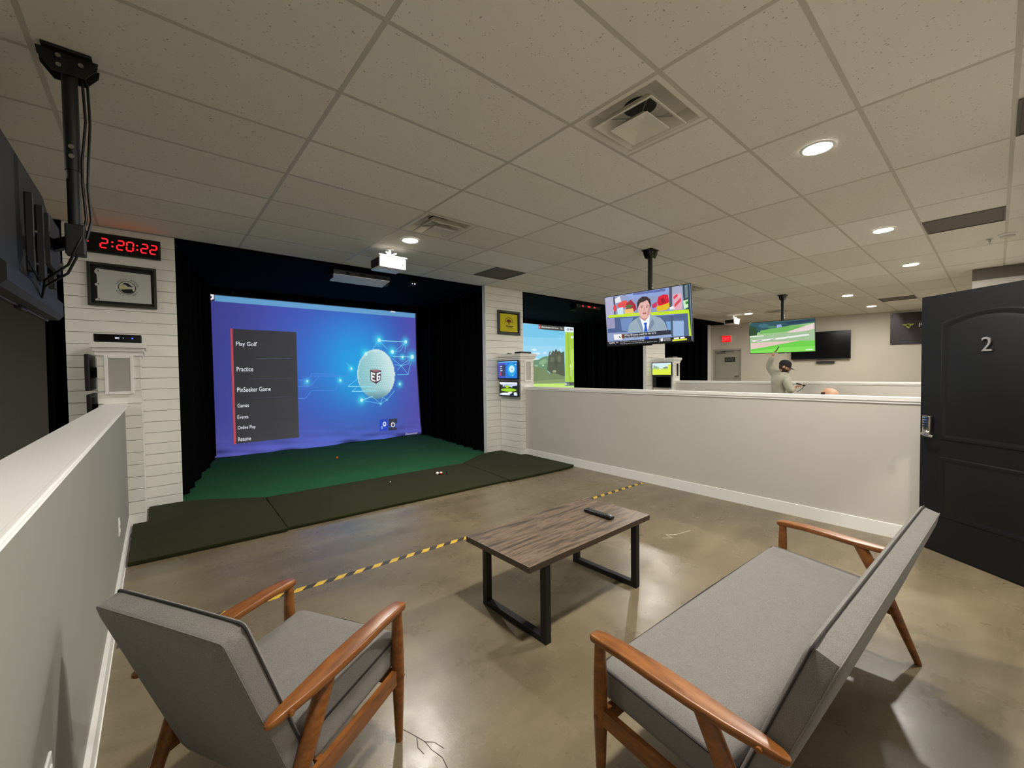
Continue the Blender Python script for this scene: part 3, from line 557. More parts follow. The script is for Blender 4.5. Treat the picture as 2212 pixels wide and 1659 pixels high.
def half_wall(name, pa, pb, thick, side, paint='wall'):
    """grey half wall from pa to pb with white cap, end casing and baseboards; thick grows to the side given"""
    a, b = Vector((*pa, 0)), Vector((*pb, 0))
    t = (b-a).normalized(); n = Vector((t.y, -t.x, 0))*side
    L = (b-a).length
    Mx = Matrix(((t.x, n.x, 0, a.x), (t.y, n.y, 0, a.y), (0, 0, 1, 0), (0, 0, 0, 1)))
    w = structure(MB().bb((0, 0, 0), (L, thick, 1.18), M=Mx).build(name, M[paint]))
    MB().bb((-0.004, -0.018, 1.18), (L, thick+0.018, 1.203), 0.004, M=Mx).build('wall_cap', M['trim'], w)
    MB().bb((-0.002, -0.010, 1.158), (L, thick+0.010, 1.18), 0.004, M=Mx).build('cap_moulding', M['trim'], w)
    MB().bb((0.0, -0.014, 0.0), (L, 0.0, 0.115), 0.004, M=Mx).build('baseboard', M['trim'], w)
    MB().bb((0.0, thick, 0.0), (L, thick+0.014, 0.115), 0.004, M=Mx).build('baseboard', M['trim'], w)
    return w
half_wall('wall_partition_left', (-2.262, 3.678), (-2.262, -2.05), 0.125, 1, 'wall_left_shaded')
half_wall('wall_partition_right', (2.885, 3.598), (2.728, -1.46), 0.13, -1)
half_wall('wall_partition_far', (7.95, 3.508), (7.83, -1.46), 0.13, -1)

# the dark hitting bays behind the piers
def bay(k, x0, x1, yf, depth=3.05):
    yb = yf+depth+0.02
    structure(MB().bb((x0-0.45, yf+0.10, H-0.02), (x1+0.6, yb+0.1, H+0.0)).build('ceiling_bay', M['black_wall']))
    structure(MB().bb((x0-0.45, yb, 0), (x1+0.66, yb+0.1, H-0.02)).build('wall_bay_back', M['black_wall']))
    structure(MB().bb((x0-0.45, yf+0.30, 0), (x0-0.37, yb, H-0.02)).build('wall_bay_left', M['black_wall']))
    structure(MB().bb((x1+0.58, yf+0.16, 0), (x1+0.66, yb, H-0.02)).build('wall_bay_right', M['black_wall']))
bay(1, -7.2, -3.05, 4.30)
bay(2, -1.83, 2.46, 4.22)
bay(3, 3.86, 7.86, 4.12)
bay(4, 9.02, 12.6, 4.03)

# back of the room, doorway and corridor
wb = structure(MB().bb((-4.9, -2.25, 0), (1.14, -2.13, H-0.004)).build('wall_back', M['wall']))
structure(MB().bb((2.17, -2.25, 0), (13.9, -2.13, H-0.004)).build('wall_back_right', M['wall']))
structure(MB().bb((1.14, -2.25, 2.07), (2.16, -2.13, H-0.004)).build('wall_over_doorway', M['wall']))
fr = structure(MB().bb((1.14, -2.26, 0), (1.17, -2.12, 2.07)).build('trim_1', M['door_black']))
structure(MB().bb((2.14, -2.26, 0), (2.17, -2.15, 2.07)).build('trim_2', M['door_black']))
structure(MB().bb((-9, -5.2, 0), (14.9, -5.1, H+0.1)).build('wall_corridor', M['wall']))
structure(MB().bb((-9, -5.1, H), (14.9, -2.25, H+0.06)).build('ceiling_corridor', M['tile']))
structure(MB().bb((-9, -5.1, 0), (-8.9, 7.7, H+0.1)).build('wall_end_left', M['wall']))
structure(MB().bb((7.98, -2.13, 0), (8.12, -1.5, H-0.004)).build('wall_return', M['wall']))
structure(MB().bb((7.95, -2.13, 2.84), (7.98, -1.5, H-0.006)).build('trim_3', M['grille']))
structure(MB().bb((-9.0, -2.25, H), (-4.8, 4.3, H+0.06)).build('ceiling_left', M['tile']))

# far wall, slightly askew
FA, FB = Vector((12.62, 4.9, 0)), Vector((14.05, -3.25, 0))
FT = (Vector((13.55, -0.4, 0))-FA).normalized()
FN = Vector((FT.y, -FT.x, 0))                       # towards the room
if FN.x > 0: FN = -FN
FM = Matrix(((FT.x, -FN.x, 0, FA.x), (FT.y, -FN.y, 0, FA.y), (0, 0, 1, 0), (0, 0, 0, 1)))   # x along the wall, y into it
DS0, DS1, DZ = 0.33, 1.11, 2.11
structure(MB().bb((-0.4, 0, 0), (DS0-0.06, 0.14, H), M=FM).build('wall_far_corner', M['wall_far']))
structure(MB().bb((DS0-0.06, 0, DZ+0.06), (DS1+0.03, 0.14, H), M=FM).build('wall_far_over_door', M['wall_far']))
structure(MB().bb((DS1+0.03, 0, 0), (9.4, 0.14, H), M=FM).build('wall_far', M['wall_far']))
structure(MB().bb((-0.02, -0.28, 0), (0.21, -0.02, H-0.02), M=FM).build('trim_4', M['trim']))

# ---------------------------------------------------------------- ceiling fixtures
def downlight(x, y, label):
    t = thing('ceiling_downlight', label, 'downlight', (x, y, H-0.003), group='round ceiling downlights')
    ring = [(0.104, 0.0), (0.104, -0.005), (0.098, -0.009), (0.086, -0.009), (0.084, -0.004), (0.084, 0.0)]
    MB().lathe(ring, n=36, cap=False).build('trim_ring', M['white_plastic'], t, smooth=40)
    MB().lathe([(0.0835, -0.001), (0.0835, -0.004), (0.076, -0.008), (0.045, -0.011), (0.002, -0.012)], n=24).build('lens', M['lens'], t, smooth=40)
    return t
for x, y, lb in [
    (1.554, -0.933, 'large bright round downlight in the ceiling above the grey sofa'),
    (4.247, -0.922, 'round downlight above the half wall, nearest the brown ceiling grille'),
    (6.673, -0.908, 'round downlight over the door, just beyond the brown ceiling grille'),
    (9.231, 0.319, 'round downlight near the far end, left of the small far downlight'),
    (11.657, 0.290, 'farthest round downlight, close to the beige end wall and banner'),
    (0.268, 2.704, 'round downlight just in front of the white projector before the big screen'),
    (-4.88, 2.70, 'round downlight in the left neighbouring bay'),
    (10.503, 2.729, 'round downlight beside the far white projector near the end wall'),
    (5.42, 2.70, 'round downlight in the next bay, glowing behind the news television'),
    (-0.89, -0.92, 'round downlight above the armchair, just over the top edge'),
    (1.39, -2.94, 'round downlight in the corridor behind the open doorway'),
    (-1.05, -2.94, 'round downlight in the corridor behind the viewer'),
    (3.83, -2.94, 'round downlight in the corridor behind the back wall')]:
    downlight(x, y, lb)

M['vent'] = plain('white_vent_enamel', (226, 221, 208), 0.45)
def sq(s, z): return [(-s, -s, z), (s, -s, z), (s, s, z), (-s, s, z)]
def diffuser(ci, j, label):
    t = thing('air_diffuser', label, 'air vent', ((ci+0.5)*TX/2, (j+0.5)*TY, H-0.004), group='square air diffusers')
    MB().loft([sq(0.292, 0.006), sq(0.292, 0.0), sq(0.262, 0.0), sq(0.25, 0.012), sq(0.215, 0.075), sq(0.12, 0.092), sq(0.004, 0.094)], cap=False).build('outer_cone', M['vent'], t)
    MB().lathe([(0.100, 0.086), (0.100, 0.0905)], n=28).build('duct_opening', M['metal_black'], t)
    MB().loft([sq(0.130, 0.050), sq(0.176, -0.004), sq(0.200, -0.022), sq(0.200, -0.029), sq(0.190, -0.027), sq(0.126, 0.043)], cap=False).build('middle_cone', M['vent'], t)
    MB().loft([sq(0.05, 0.020), sq(0.112, -0.036), sq(0.126, -0.046), sq(0.126, -0.053), sq(0.112, -0.050), sq(0.040, -0.036), sq(0.004, -0.035)], cap=True).build('inner_cone', M['vent'], t)
    for a in (0, 1):
        MB().bb((-0.20, -0.003, 0.018), (0.20, 0.003, 0.022), M=Matrix.Rotation(PI/4+a*PI/2, 4, 'Z')).build('spring_bar', M['steel'], t)
diffuser(0, -1, 'large square air diffuser near the bright downlight, nearest one overhead')
diffuser(0, 3, 'square air diffuser beside the downlight in front of the projector')
diffuser(9, 3, 'square air diffuser partly hidden to the right of the news television')
diffuser(17, 3, 'square air diffuser behind the pole of the golf television')
def grille(ci, j, label, y0=None):
    ya = j*TY if y0 is None else y0
    d = (j+1)*TY-ya
    t = thing('return_air_grille', label, 'air vent', ((ci+0.5)*TX/2, ya+d/2, H-0.004), group='brown return air grilles')
    MB().bb((-0.292, -d/2+0.012, 0.0), (0.292, d/2-0.012, 0.005), 0.002).build('perforated_panel', M['grille'], t)
    for s in (-1, 1):
        MB().box((s*0.287, 0, -0.003), (0.016, d-0.024, 0.008), 0.002).build('edge_bar', M['grille'], t)
    MB().box((0, d/2-0.020, -0.003), (0.56, 0.016, 0.008), 0.002).build('edge_bar', M['grille'], t)
    MB().box((0, -d/2+0.020, -0.003), (0.56, 0.016, 0.008), 0.002).build('edge_bar', M['grille'], t)
grille(3, 5, 'brown square grille in the ceiling above the post with two monitors')
grille(7, -3, 'long looking brown grille in the ceiling above the black door')
grille(3, -4, 'brown grille cut by the upper right edge of the picture', -2.12)
grille(11, 5, 'brown grille over the middle of the next hitting bay')
grille(17, -1, 'thin dark grille near the farthest downlight and banner')

t = thing('smoke_detector', 'small round smoke detector on the ceiling beyond the long brown grille', 'smoke detector', (5.62, -1.84, H-0.003))
MB().lathe([(0.075, 0.0), (0.075, -0.012), (0.066, -0.02)], n=24).build('base', M['white_plastic'], t, smooth=40)
MB().lathe([(0.062, -0.020), (0.058, -0.034), (0.02, -0.042)], n=24).build('sensor_head', M['tbar'], t, smooth=40)
t = thing('sprinkler_head', 'small ceiling sprinkler beside the smoke detector', 'sprinkler', (5.76, -1.70, H-0.003))
MB().lathe([(0.035, 0.0), (0.030, -0.006), (0.012, -0.010), (0.010, -0.035)], n=16).build('escutcheon', M['steel'], t, smooth=40)
MB().lathe([(0.022, -0.052), (0.022, -0.055)], n=14).build('deflector', M['steel'], t)
for s in (-1, 1): MB().cyl((s*0.009, 0, -0.03), (s*0.014, 0, -0.053), 0.0025, n=6).build('frame_arm', M['steel'], t)

# ---------------------------------------------------------------- televisions on ceiling poles
TVM = picture_mat('tv_picture', 1.0)
def television(label, c, rz, rx, w, h, pics, texts, name='television', group=None):
    t = thing(name, label, 'television', c, (rx, 0, rz), group)
    MB().bb((-w/2, 0.0, -h/2), (w/2, 0.022, h/2), 0.004).build('bezel', M['plastic'], t)
    MB().bb((-w*0.36, 0.022, -h*0.47), (w*0.36, 0.055, h*0.10), 0.012).build('back_cover', M['plastic'], t)
    if pics:
        bz = 0.009
        picture('picture', pics, texts, TVM, (-w/2+bz, -0.0008, -h/2+bz*1.6), (w-2*bz, 0, 0), (0, 0, h-2.6*bz), t)
    else:
        MB().bb((-w/2+0.01, -0.001, -h/2+0.016), (w/2-0.01, 0.0005, h/2-0.01)).build('dark_panel', M['gloss_black'], t)
    MB().bb((-0.06, 0.004, -h/2-0.012), (0.06, 0.03, -h/2+0.004), 0.004).build('sensor_bar', M['plastic'], t)
    return t
def ceiling_mount(label, x, y, zarm, dx, ztop=H-0.004, yoff=0.0):
    """pole mount; dx: reach of the arm towards the television back (negative = to -x)"""
    t = thing('ceiling_tv_mount', label, 'tv mount', (x, y, ztop), group='black ceiling poles for televisions')
    MB().bb((-0.085, -0.075, -0.012), (0.085, 0.075, 0.0), 0.003).build('ceiling_plate', M['metal_black'], t)
    gus = [(-0.105, -0.010), (0.105, -0.010), (0.10, -0.045), (0.055, -0.105), (-0.055, -0.105), (-0.10, -0.045)]
    for yy in (-0.042, 0.036):
        MB().prism(gus, (0, yy, 0), (1, 0, 0), (0, 0, 1), -0.006).build('gusset', M['metal_black'], t)
    for bx, bz in ((-0.03, -0.035), (-0.03, -0.078), (0.045, -0.05)):
        MB().cyl((bx, -0.056, bz), (bx, -0.048, bz), 0.010, n=10).build('bolt', M['steel'], t)
    L = ztop-zarm
    MB().cyl((0, 0, -0.03), (0, 0, -0.62*L), 0.029, n=20).build('pole', M['metal_black'], t, smooth=40)
    MB().cyl((0, 0, -0.58*L), (0, 0, -L-0.06), 0.025, n=20).build('inner_pole', M['metal_black'], t, smooth=40)
    for k in (0, 1):
        MB().cyl((0, -0.036, -0.50*L-0.045*k), (0, -0.026, -0.50*L-0.045*k), 0.011, n=10).build('bolt', M['steel'], t)
    MB().bb((-0.035, -0.032, -L-0.075), (0.035, 0.032, -L+0.075), 0.006).build('pole_clamp', M['metal_black'], t)
    s = 1 if dx > 0 else -1
    MB().loft([[(0, -0.026, -L-0.028), (0, 0.026, -L-0.028), (0, 0.026, -L+0.028), (0, -0.026, -L+0.028)],
               [(dx, yoff-0.030, -L-0.028), (dx, yoff+0.022, -L-0.028), (dx, yoff+0.022, -L+0.028), (dx, yoff-0.030, -L+0.028)]]).build('arm', M['metal_black'], t)
    MB().bb((dx-0.012, yoff-0.14, -L-0.12), (dx+0.012, yoff+0.15, -L+0.13), 0.004).build('bracket_plate', M['metal_black'], t)
    for yy in (-0.13, 0.13):
        MB().bb((dx-0.026+0.006*s, yoff+yy-0.022, -L-0.20), (dx-0.006, yoff+yy+0.022, -L+0.16), 0.003).build('bracket_rail', M['metal_black'], t)
    for zz in (-0.07, 0.06):
        MB().cyl((dx+0.012, yoff+0.11, -L+zz), (dx+0.026, yoff+0.11, -L+zz), 0.012, n=10).build('bolt', M['steel'], t)
    return t
TV1P = [(c, p) for c, p in TV1]; TV2P = [(c, p) for c, p in TV2]
television('television showing a newsreader in grey jacket, hung from a black pole', (2.666, 1.109, 2.124), math.radians(-86.97), 0.099, 1.17, 0.675, TV1, TV1T)
ceiling_mount('black ceiling pole holding the news television over the right half wall', 2.87, 1.165, 2.13, -0.135)
television('television showing green golf fairway, hung from a pole in the next bay', (7.824, 1.147, 2.130), math.radians(-83.24), 0.163, 1.165, 0.672, TV2, [])
ceiling_mount('black ceiling pole holding the golf television above the far half wall', 8.02, 1.177, 2.14, -0.12)
t = television('television seen from behind at the left edge, black back on a pole', (-2.548, 1.36, 2.135), math.radians(-90.0), 0.0, 1.37, 0.66, None, None)
pl = [(0.67, 0.325), (-0.30, 0.320), (-0.44, 0.265), (-0.545, 0.145), (-0.655, -0.155), (-0.675, -0.215), (0.67, -0.215)]
MB().prism(pl, (0, 0.066, 0), (1, 0, 0), (0, 0, 1), 0.046).build('upper_back_panel', M['plastic_dark'], t)
MB().loft([[(0.672, 0.02, -0.325), (0.672, 0.02, -0.205), (0.672, 0.070, -0.215), (0.672, 0.092, -0.235), (0.672, 0.092, -0.300), (0.672, 0.070, -0.325)],
           [(-0.670, 0.02, -0.322), (-0.670, 0.02, -0.190), (-0.670, 0.070, -0.195), (-0.670, 0.088, -0.215), (-0.670, 0.088, -0.295), (-0.670, 0.068, -0.322)]]).build('lower_back_housing', M['plastic_dark'], t)
for sx, sw_ in ((0.10, 0.055), (-0.17, 0.10)):
    MB().bb((sx, 0.066, -0.17), (sx+sw_, 0.094, 0.20), 0.003).build('wall_rail', M['metal_black'], t)
for sx, zz in ((0.12, -0.13), (0.14, 0.02), (-0.10, -0.06), (-0.14, -0.13), (-0.20, -0.15), (0.03, -0.19)):
    MB().cyl((sx, 0.094, zz), (sx, 0.102, zz), 0.008, n=8).build('screw', M['steel'], t)
m = ceiling_mount('black ceiling pole at the left edge holding the turned away television', -2.315, 1.185, 2.13, -0.105, yoff=0.20)
Lz = H-0.004-2.13
for k, (ox, oy, sag) in enumerate(((0.045, -0.012, 0.02), (0.062, -0.004, 0.012))):
    pts = [(ox-0.03, oy, -0.03), (ox, oy, -0.12), (ox+sag*0.3, oy, -0.30), (ox-sag*0.6, oy-0.004, -0.50), (ox-0.012, oy-0.01, -0.62), (ox-0.004, oy-0.008, -0.78), (ox-0.02, oy-0.015, -Lz+0.02), (ox-0.07-0.02*k, oy-0.03, -Lz-0.13-0.04*k), (-0.115, 0.05, -Lz-0.20-0.03*k), (-0.14, 0.16, -Lz-0.27)]
    MB().tube(pts, 0.0055, 8).build('cable', M['plastic'], m, smooth=60)
MB().tube([(-0.125, 0.15, -Lz-0.16), (-0.135, 0.02, -Lz-0.19), (-0.145, -0.12, -Lz-0.13)], 0.005, 8).build('cable', M['plastic'], m, smooth=60)

# ---------------------------------------------------------------- projectors and launch sensors
def projector(x, y, label):
    t = thing('projector', label, 'projector', (x, y, H-0.004), group='white ceiling projectors')
    MB().bb((-0.172, 0, -0.252), (0.172, 0.29, -0.118), 0.014).build('body', M['white_plastic'], t, smooth=40)
    MB().bb((-0.185, -0.012, -0.118), (0.185, 0.20, -0.100), 0.007).build('mount_plate', M['white_plastic'], t, smooth=40)
    MB().cyl((0, 0.10, -0.10), (0, 0.10, 0.0), 0.022, n=16).build('mount_post', M['white_plastic'], t, smooth=40)
    MB().lathe([(0.05, -0.012), (0.05, 0.0)], c=(0, 0.10, 0), n=20).build('ceiling_flange', M['white_plastic'], t)
    for a in (-0.07, 0.07):
        MB().cyl((0, 0.08, -0.085), (a, 0.05, -0.050), 0.012, n=10).build('mount_arm', M['white_plastic'], t, smooth=40)
    MB().bb((-0.05, -0.002, -0.205), (0.13, 0.001, -0.200)).build('port_strip', M['plastic_dark'], t)
    for k in range(4): MB().bb((-0.14+0.020*k, -0.002, -0.216), (-0.127+0.020*k, 0.001, -0.200)).build('port', M['ink_grey'], t)
    for k in range(3): MB().bb((0.0+0.045*k, -0.002, -0.178), (0.018+0.045*k, 0.001, -0.170)).build('port', M['ink_grey'], t)
    MB().bb((0.118, -0.002, -0.215), (0.124, 0.001, -0.175)).build('port', M['plastic_dark'], t)
    MB().lathe([(0.048, 0.0), (0.048, 0.02), (0.036, 0.022)], M=Matrix.Translation((0.07, 0.29, -0.185)) @ Matrix.Rotation(-PI/2, 4, 'X'), n=22).build('lens', M['gloss_black'], t, smooth=40)
    MB().tube([(0.10, -0.004, -0.235), (0.125, -0.010, -0.21), (0.122, -0.006, -0.19)], 0.003, 6).build('cable', M['plastic'], t)
    MB().bb((-0.176, 0.03, -0.235), (-0.171, 0.26, -0.135)).build('side_vent', M['plastic_dark'], t)
    return t
projector(0.237, 3.10, 'white projector hanging before the large blue screen')
projector(10.56, 3.05, 'white projector hanging far away near the exit sign')
projector(5.39, 3.06, 'white projector of the next bay, hidden behind the news television')
SENS = plain('pale_sensor_panel', (226, 228, 238), 0.35)
def launch_sensor(x, y, label, red):
    t = thing('launch_sensor', label, 'sensor bar', (x, y, H-0.022), group='overhead sensor bars')
    MB().bb((-0.43, 0, -0.10), (0.43, 0.22, -0.02), 0.012).build('housing', M['plastic'], t)
    MB().prism([(-0.42, 0.0), (0.42, 0.0), (0.40, 0.25), (-0.40, 0.25)], (0, 0.0, -0.104), (1, 0, 0), (0, 0.975, -0.22), 0.010).build('sensor_panel', M['plastic'] if red else SENS, t)
    for sx in (-0.425, 0.413): MB().bb((sx, 0.04, -0.150), (sx+0.012, 0.20, -0.06), 0.003).build('end_cap', M['plastic'], t)
    for a in (-0.2, 0.2): MB().bb((a-0.02, 0.08, -0.02), (a+0.02, 0.14, 0.0)).build('hanger', M['metal_black'], t)
    for a, w in ((-0.22, 0.05), (0.0, 0.09), (0.2, 0.05)):
        MB().bb((a-w/2, -0.004, -0.075), (a+w/2, 0.001, -0.055), 0.003).build('sensor_window', M['red_led'] if red else M['gloss_black'], t)
launch_sensor(0.36, 4.40, 'long sensor bar hanging under the black bay ceiling, tinted blue', False)
launch_sensor(5.52, 4.30, 'sensor bar with red lights in the next bay, left of the news television', True)
t = thing('tracking_camera', 'tiny black camera with white lights under the black bay ceiling', 'camera', (1.25, 4.55, H-0.022))
MB().bb((-0.05, -0.03, -0.075), (0.05, 0.03, 0.0), 0.006).build('body', M['plastic'], t)
WLED = emis('white_led', (255, 235, 225), 3.0, False)
for a, r in ((-0.022, 0.006), (0.022, 0.009)): MB().ball((a, -0.031, -0.055), r, 8, 6).build('light', WLED, t)

# ---------------------------------------------------------------- impact screens
def screen_cloth(name, label, x0, x1, y, z1, colour, nx, nz, wrinkle=True, lit=True, wing=0.0, group='projection screens in the hitting bays'):
    def bulge(x, z):
        if not wrinkle: return 0.0
        k = 1.25*math.exp(-z/0.13)
        return k*(0.045*math.sin(2.1*x+0.6+2.0*z)+0.030*math.sin(5.3*x-1.2+7*z)+0.016*math.sin(11.0*x+9*z)+0.02+0.016*math.sin(27*z-2.6*x+1.2*math.sin(1.7*x))+0.010*math.sin(44*z+4.2*x))
    verts, cols = [], []
    for j in range(nz+1):
        for i in range(nx+1):
            z = 0.012+(z1-0.012)*j/nz
            x = x0+(x1-x0)*i/nx
            c = colour(x, z)
            xx = x + (wing*max(0, (x-x0)/(x1-x0))**6*max(0, 1-z/1.8) if wing else 0)
            verts.append((xx, y-bulge(x, z), z)); cols.append(c)
    faces = [(j*(nx+1)+i, j*(nx+1)+i+1, (j+1)*(nx+1)+i+1, (j+1)*(nx+1)+i) for j in range(nz) for i in range(nx)]
    me = bpy.data.meshes.new(name); me.from_pydata(verts, [], faces)
    at = me.color_attributes.new('Col', 'FLOAT_COLOR', 'POINT')
    for i, c in enumerate(cols): at.data[i].color = (*lin(c), 1)
    for p in me.polygons: p.use_smooth = True
    if lit:
        k = N('projected_picture_cloth')
        a = k.t.nodes.new('ShaderNodeVertexColor'); a.layer_name = 'Col'
        # light from the projector meets the folds of the cloth at the angle they have
        g = k.t.nodes.new('ShaderNodeNewGeometry')
        sub = k.t.nodes.new('ShaderNodeVectorMath'); sub.operation = 'SUBTRACT'
        sub.inputs[0].default_value = ((x0+x1)/2, y-3.8, 2.8); k.t.links.new(g.outputs['Position'], sub.inputs[1])
        nrm = k.t.nodes.new('ShaderNodeVectorMath'); nrm.operation = 'NORMALIZE'; k.t.links.new(sub.outputs[0], nrm.inputs[0])
        dot = k.t.nodes.new('ShaderNodeVectorMath'); dot.operation = 'DOT_PRODUCT'
        k.t.links.new(nrm.outputs[0], dot.inputs[0]); k.t.links.new(g.outputs['Normal'], dot.inputs[1])
        k.base(lin((96, 96, 100))); k.rough(0.9); k.set(k.b, 'Specular IOR Level', 0.1)
        k.set(k.b, 'Emission Color', a.outputs['Color'])
        k.set(k.b, 'Emission Strength', k.math('MULTIPLY', k.math('ABSOLUTE', dot.outputs['Value']), 0.92))
        me.materials.append(k.m)
    else: me.materials.append(M['screen_off'])
    o = link(name, me)
    tag(o, label, 'screen', group)
    return o, bulge
def lerp(a, b, t):
    t = min(1, max(0, t)); return tuple(p+(q-p)*t for p, q in zip(a, b))
def gs(x, z, cx, cz, sx, sz): return math.exp(-((x-cx)/sx)**2-((z-cz)/sz)**2)
def menu_colour(x, z):
    if x > 2.665: return (0, 0, 0)
    if z > 2.875: return (18, 18, 26)
    edge = (16, 16, 26) if z > 2.872-0.0 else None
    zt = 2.772
    if z > zt:
        return (104, 164, 214) if x > -1.21 else (24, 20, 34)
    c = lerp((60, 62, 142), (72, 76, 172), (x+1.33)/1.2)
    c = lerp(c, (92, 96, 200), 0.75*math.exp(-z/0.55))
    c = lerp(c, (58, 112, 214), gs(x, z, 1.15, 1.5, 1.45, 1.35)*0.95)
    c = lerp(c, (36, 158, 232), gs(x, z, 1.25, 1.75, 0.85, 0.95)*1.0)
    c = lerp(c, (30, 172, 236), gs(x, z, 1.2, 1.4, 0.35, 0.5)*0.7)
    c = lerp(c, (92, 86, 190), max(0, (x-2.05)/0.6)*0.85)
    c = lerp(c, (70, 205, 245), gs(x, z, 0.25, 1.28, 0.10, 0.08)*0.35)
    for dx, dz, r in DOTS:
        c = lerp(c, (70, 225, 250), gs(x, z, dx, dz, r*1.15, r*1.4)*0.95)
    # golf ball
    u, v = (x-1.69)/0.424, (z-1.46)/0.548
    d = u*u+v*v
    if d < 1:
        b = lerp((150, 212, 218), (224, 250, 250), 0.55+0.55*u+0.15*v)
        b = lerp(b, (232, 252, 252), max(0, (d-0.8)/0.2)*0.8 if v > -0.4 else 0)
        b = lerp(b, (96, 140, 158), max(0, (-v-0.62)/0.4))
        sh = math.sqrt(max(0.0, 1-d))
        px, pz = u/(0.55+sh*0.55), v/(0.55+sh*0.55)
        row = round(pz/0.105); off = 0.06 if row % 2 else 0.0
        fx = ((px+off)/0.12) % 1.0-0.5; fz = pz/0.105-row
        k = math.exp(-(fx*fx+fz*fz)*9)
        shadow = 0.62*max(0.28, 0.95-max(0, u*0.75+v*0.35))*(1 if d < 0.9 else 0.3)
        b = lerp(b, (98, 168, 178), k*shadow)
        c = b
    # menu panel
    if -0.985 <= x <= 0.092 and 0.226 <= z <= 2.30:
        g = 50+10*(x+0.985)+ (4 if z < 1.0 else 0)
        c = (g, g, g+5)
        if 0.43 < x: c = lerp(c, (66, 66, 70), 0.5)
    return c
scr, sb = screen_cloth('impact_screen', 'large screen showing a golf menu and glowing ball on blue', -1.335, 2.69, 7.17, 2.885, menu_colour, 230, 165, wing=0.09)
SX0, SW, SZ = -1.335, 4.025, 2.885
def su(p): return [(p[0]-SX0)/SW, p[1]/SZ]
def rect(x0, z0, x1, z1): return [su((x0, z0)), su((x1, z0)), su((x1, z1)), su((x0, z1))]
ov = [((186, 74, 92), rect(-0.990, 0.226, -0.955, 2.305)), ((230, 232, 240), rect(2.05, 2.856, 2.155, 2.883)),
      ((120, 60, 76), [su(p) for p in ((-1.31, 2.884), (-1.205, 2.884), (-1.21, 2.80), (-1.30, 2.755))]),
      ((235, 236, 245), [su(p) for p in ((-1.295, 2.884), (-1.214, 2.884), (-1.216, 2.806), (-1.285, 2.768))]),
      ((40, 34, 54), [su(p) for p in ((-1.268, 2.852), (-1.243, 2.852), (-1.244, 2.822), (-1.268, 2.815))]),
      ((40, 72, 196), rect(1.735, 0.19, 1.928, 0.44)), ((52, 56, 74), rect(1.948, 0.178, 2.152, 0.438)),
      ((96, 102, 150), rect(-0.60, 1.777, 0.0, 1.782)), ((82, 84, 110), rect(-0.7, 1.40, 0.0, 1.403)), ((82, 84, 110), rect(-0.7, 1.04, 0.0, 1.043))]
def thick_line(p, q, w):
    a, b = Vector(p), Vector(q); d = (b-a)
    if d.length < 1e-5: return None
    n = Vector((-d.y, d.x)).normalized()*w/2
    return [su(a-n), su(b-n), su(b+n), su(a+n)]
for li, pl in enumerate(LINES):
    w = 0.016 if li in (8, 15, 4, 5, 22) else (0.011 if li < 8 else 0.009)
    cc = (150, 232, 252) if li in (8, 15, 4, 5, 22) else ((84, 140, 232) if li < 4 else (110, 205, 248))
    for p, q in zip(pl, pl[1:]):
        L = thick_line(p, q, w)
        if L: ov.append((cc, L))
def disc(cx, cz, rx, rz, n=18): return [su((cx+rx*math.cos(2*PI*k/n), cz+rz*math.sin(2*PI*k/n))) for k in range(n)]
for dx, dz, r in DOTS: ov.append(((196, 250, 255), disc(dx, dz, r*0.42, r*0.50)))
ov_end_lines = len(ov)
ov += [((96, 78, 92), [su(p) for p in ((1.544, 1.553), (1.68, 1.564), (1.798, 1.541), (1.788, 1.323), (1.674, 1.241), (1.549, 1.316))]),
       ((164, 112, 116), [su(p) for p in ((1.559, 1.541), (1.68, 1.556), (1.782, 1.534), (1.677, 1.505))]),
       ((92, 66, 76), [su(p) for p in ((1.554, 1.523), (1.672, 1.493), (1.669, 1.256), (1.559, 1.317))]),
       ((66, 60, 82), [su(p) for p in ((1.682, 1.493), (1.788, 1.520), (1.780, 1.327), (1.678, 1.256))]),
       ((240, 248, 250), [su(p) for p in ((1.563, 1.505), (1.658, 1.478), (1.658, 1.439), (1.592, 1.459), (1.592, 1.425), (1.642, 1.409), (1.641, 1.375), (1.591, 1.386), (1.59, 1.346), (1.655, 1.32), (1.654, 1.291), (1.564, 1.327))]),
       ((240, 248, 250), [su(p) for p in ((1.689, 1.478), (1.782, 1.507), (1.781, 1.467), (1.719, 1.448), (1.718, 1.413), (1.775, 1.427), (1.77, 1.333), (1.685, 1.295))]),
       ((66, 60, 82), [su(p) for p in ((1.720, 1.385), (1.748, 1.392), (1.746, 1.352), (1.720, 1.342))])]
# gear and power symbols
ov += [((215, 225, 250), disc(1.852, 0.335, 0.042, 0.055)), ((40, 72, 196), disc(1.852, 0.335, 0.018, 0.023)), ((150, 190, 250), disc(1.79, 0.262, 0.026, 0.034)), ((40, 72, 196), disc(1.79, 0.262, 0.010, 0.013)),
       ((236, 240, 246), disc(2.05, 0.303, 0.046, 0.058, 22)), ((52, 56, 74), disc(2.05, 0.303, 0.031, 0.040, 22)), ((52, 56, 74), rect(2.032, 0.32, 2.068, 0.38)), ((236, 240, 246), rect(2.043, 0.31, 2.057, 0.372))]
tx = []
for s, x0, x1, z0, z1 in (("Play Golf", -0.908, -0.585, 1.977, 2.075), ("Practice", -0.910, -0.655, 1.538, 1.618), ("PinSeeker Game", -0.912, -0.379, 1.162, 1.247), ("Games", -0.915, -0.739, 0.884, 0.950), ("Events", -0.920, -0.751, 0.677, 0.738), ("Online Play", -0.921, -0.643, 0.466, 0.546), ("Resume", -0.919, -0.722, 0.269, 0.343), ("Disconnected", 2.36, 2.645, 0.03, 0.085)):
    tx.append((s, (236, 238, 244) if z0 > 0.2 else (196, 200, 236), rect(x0, z0, x1, z1)))
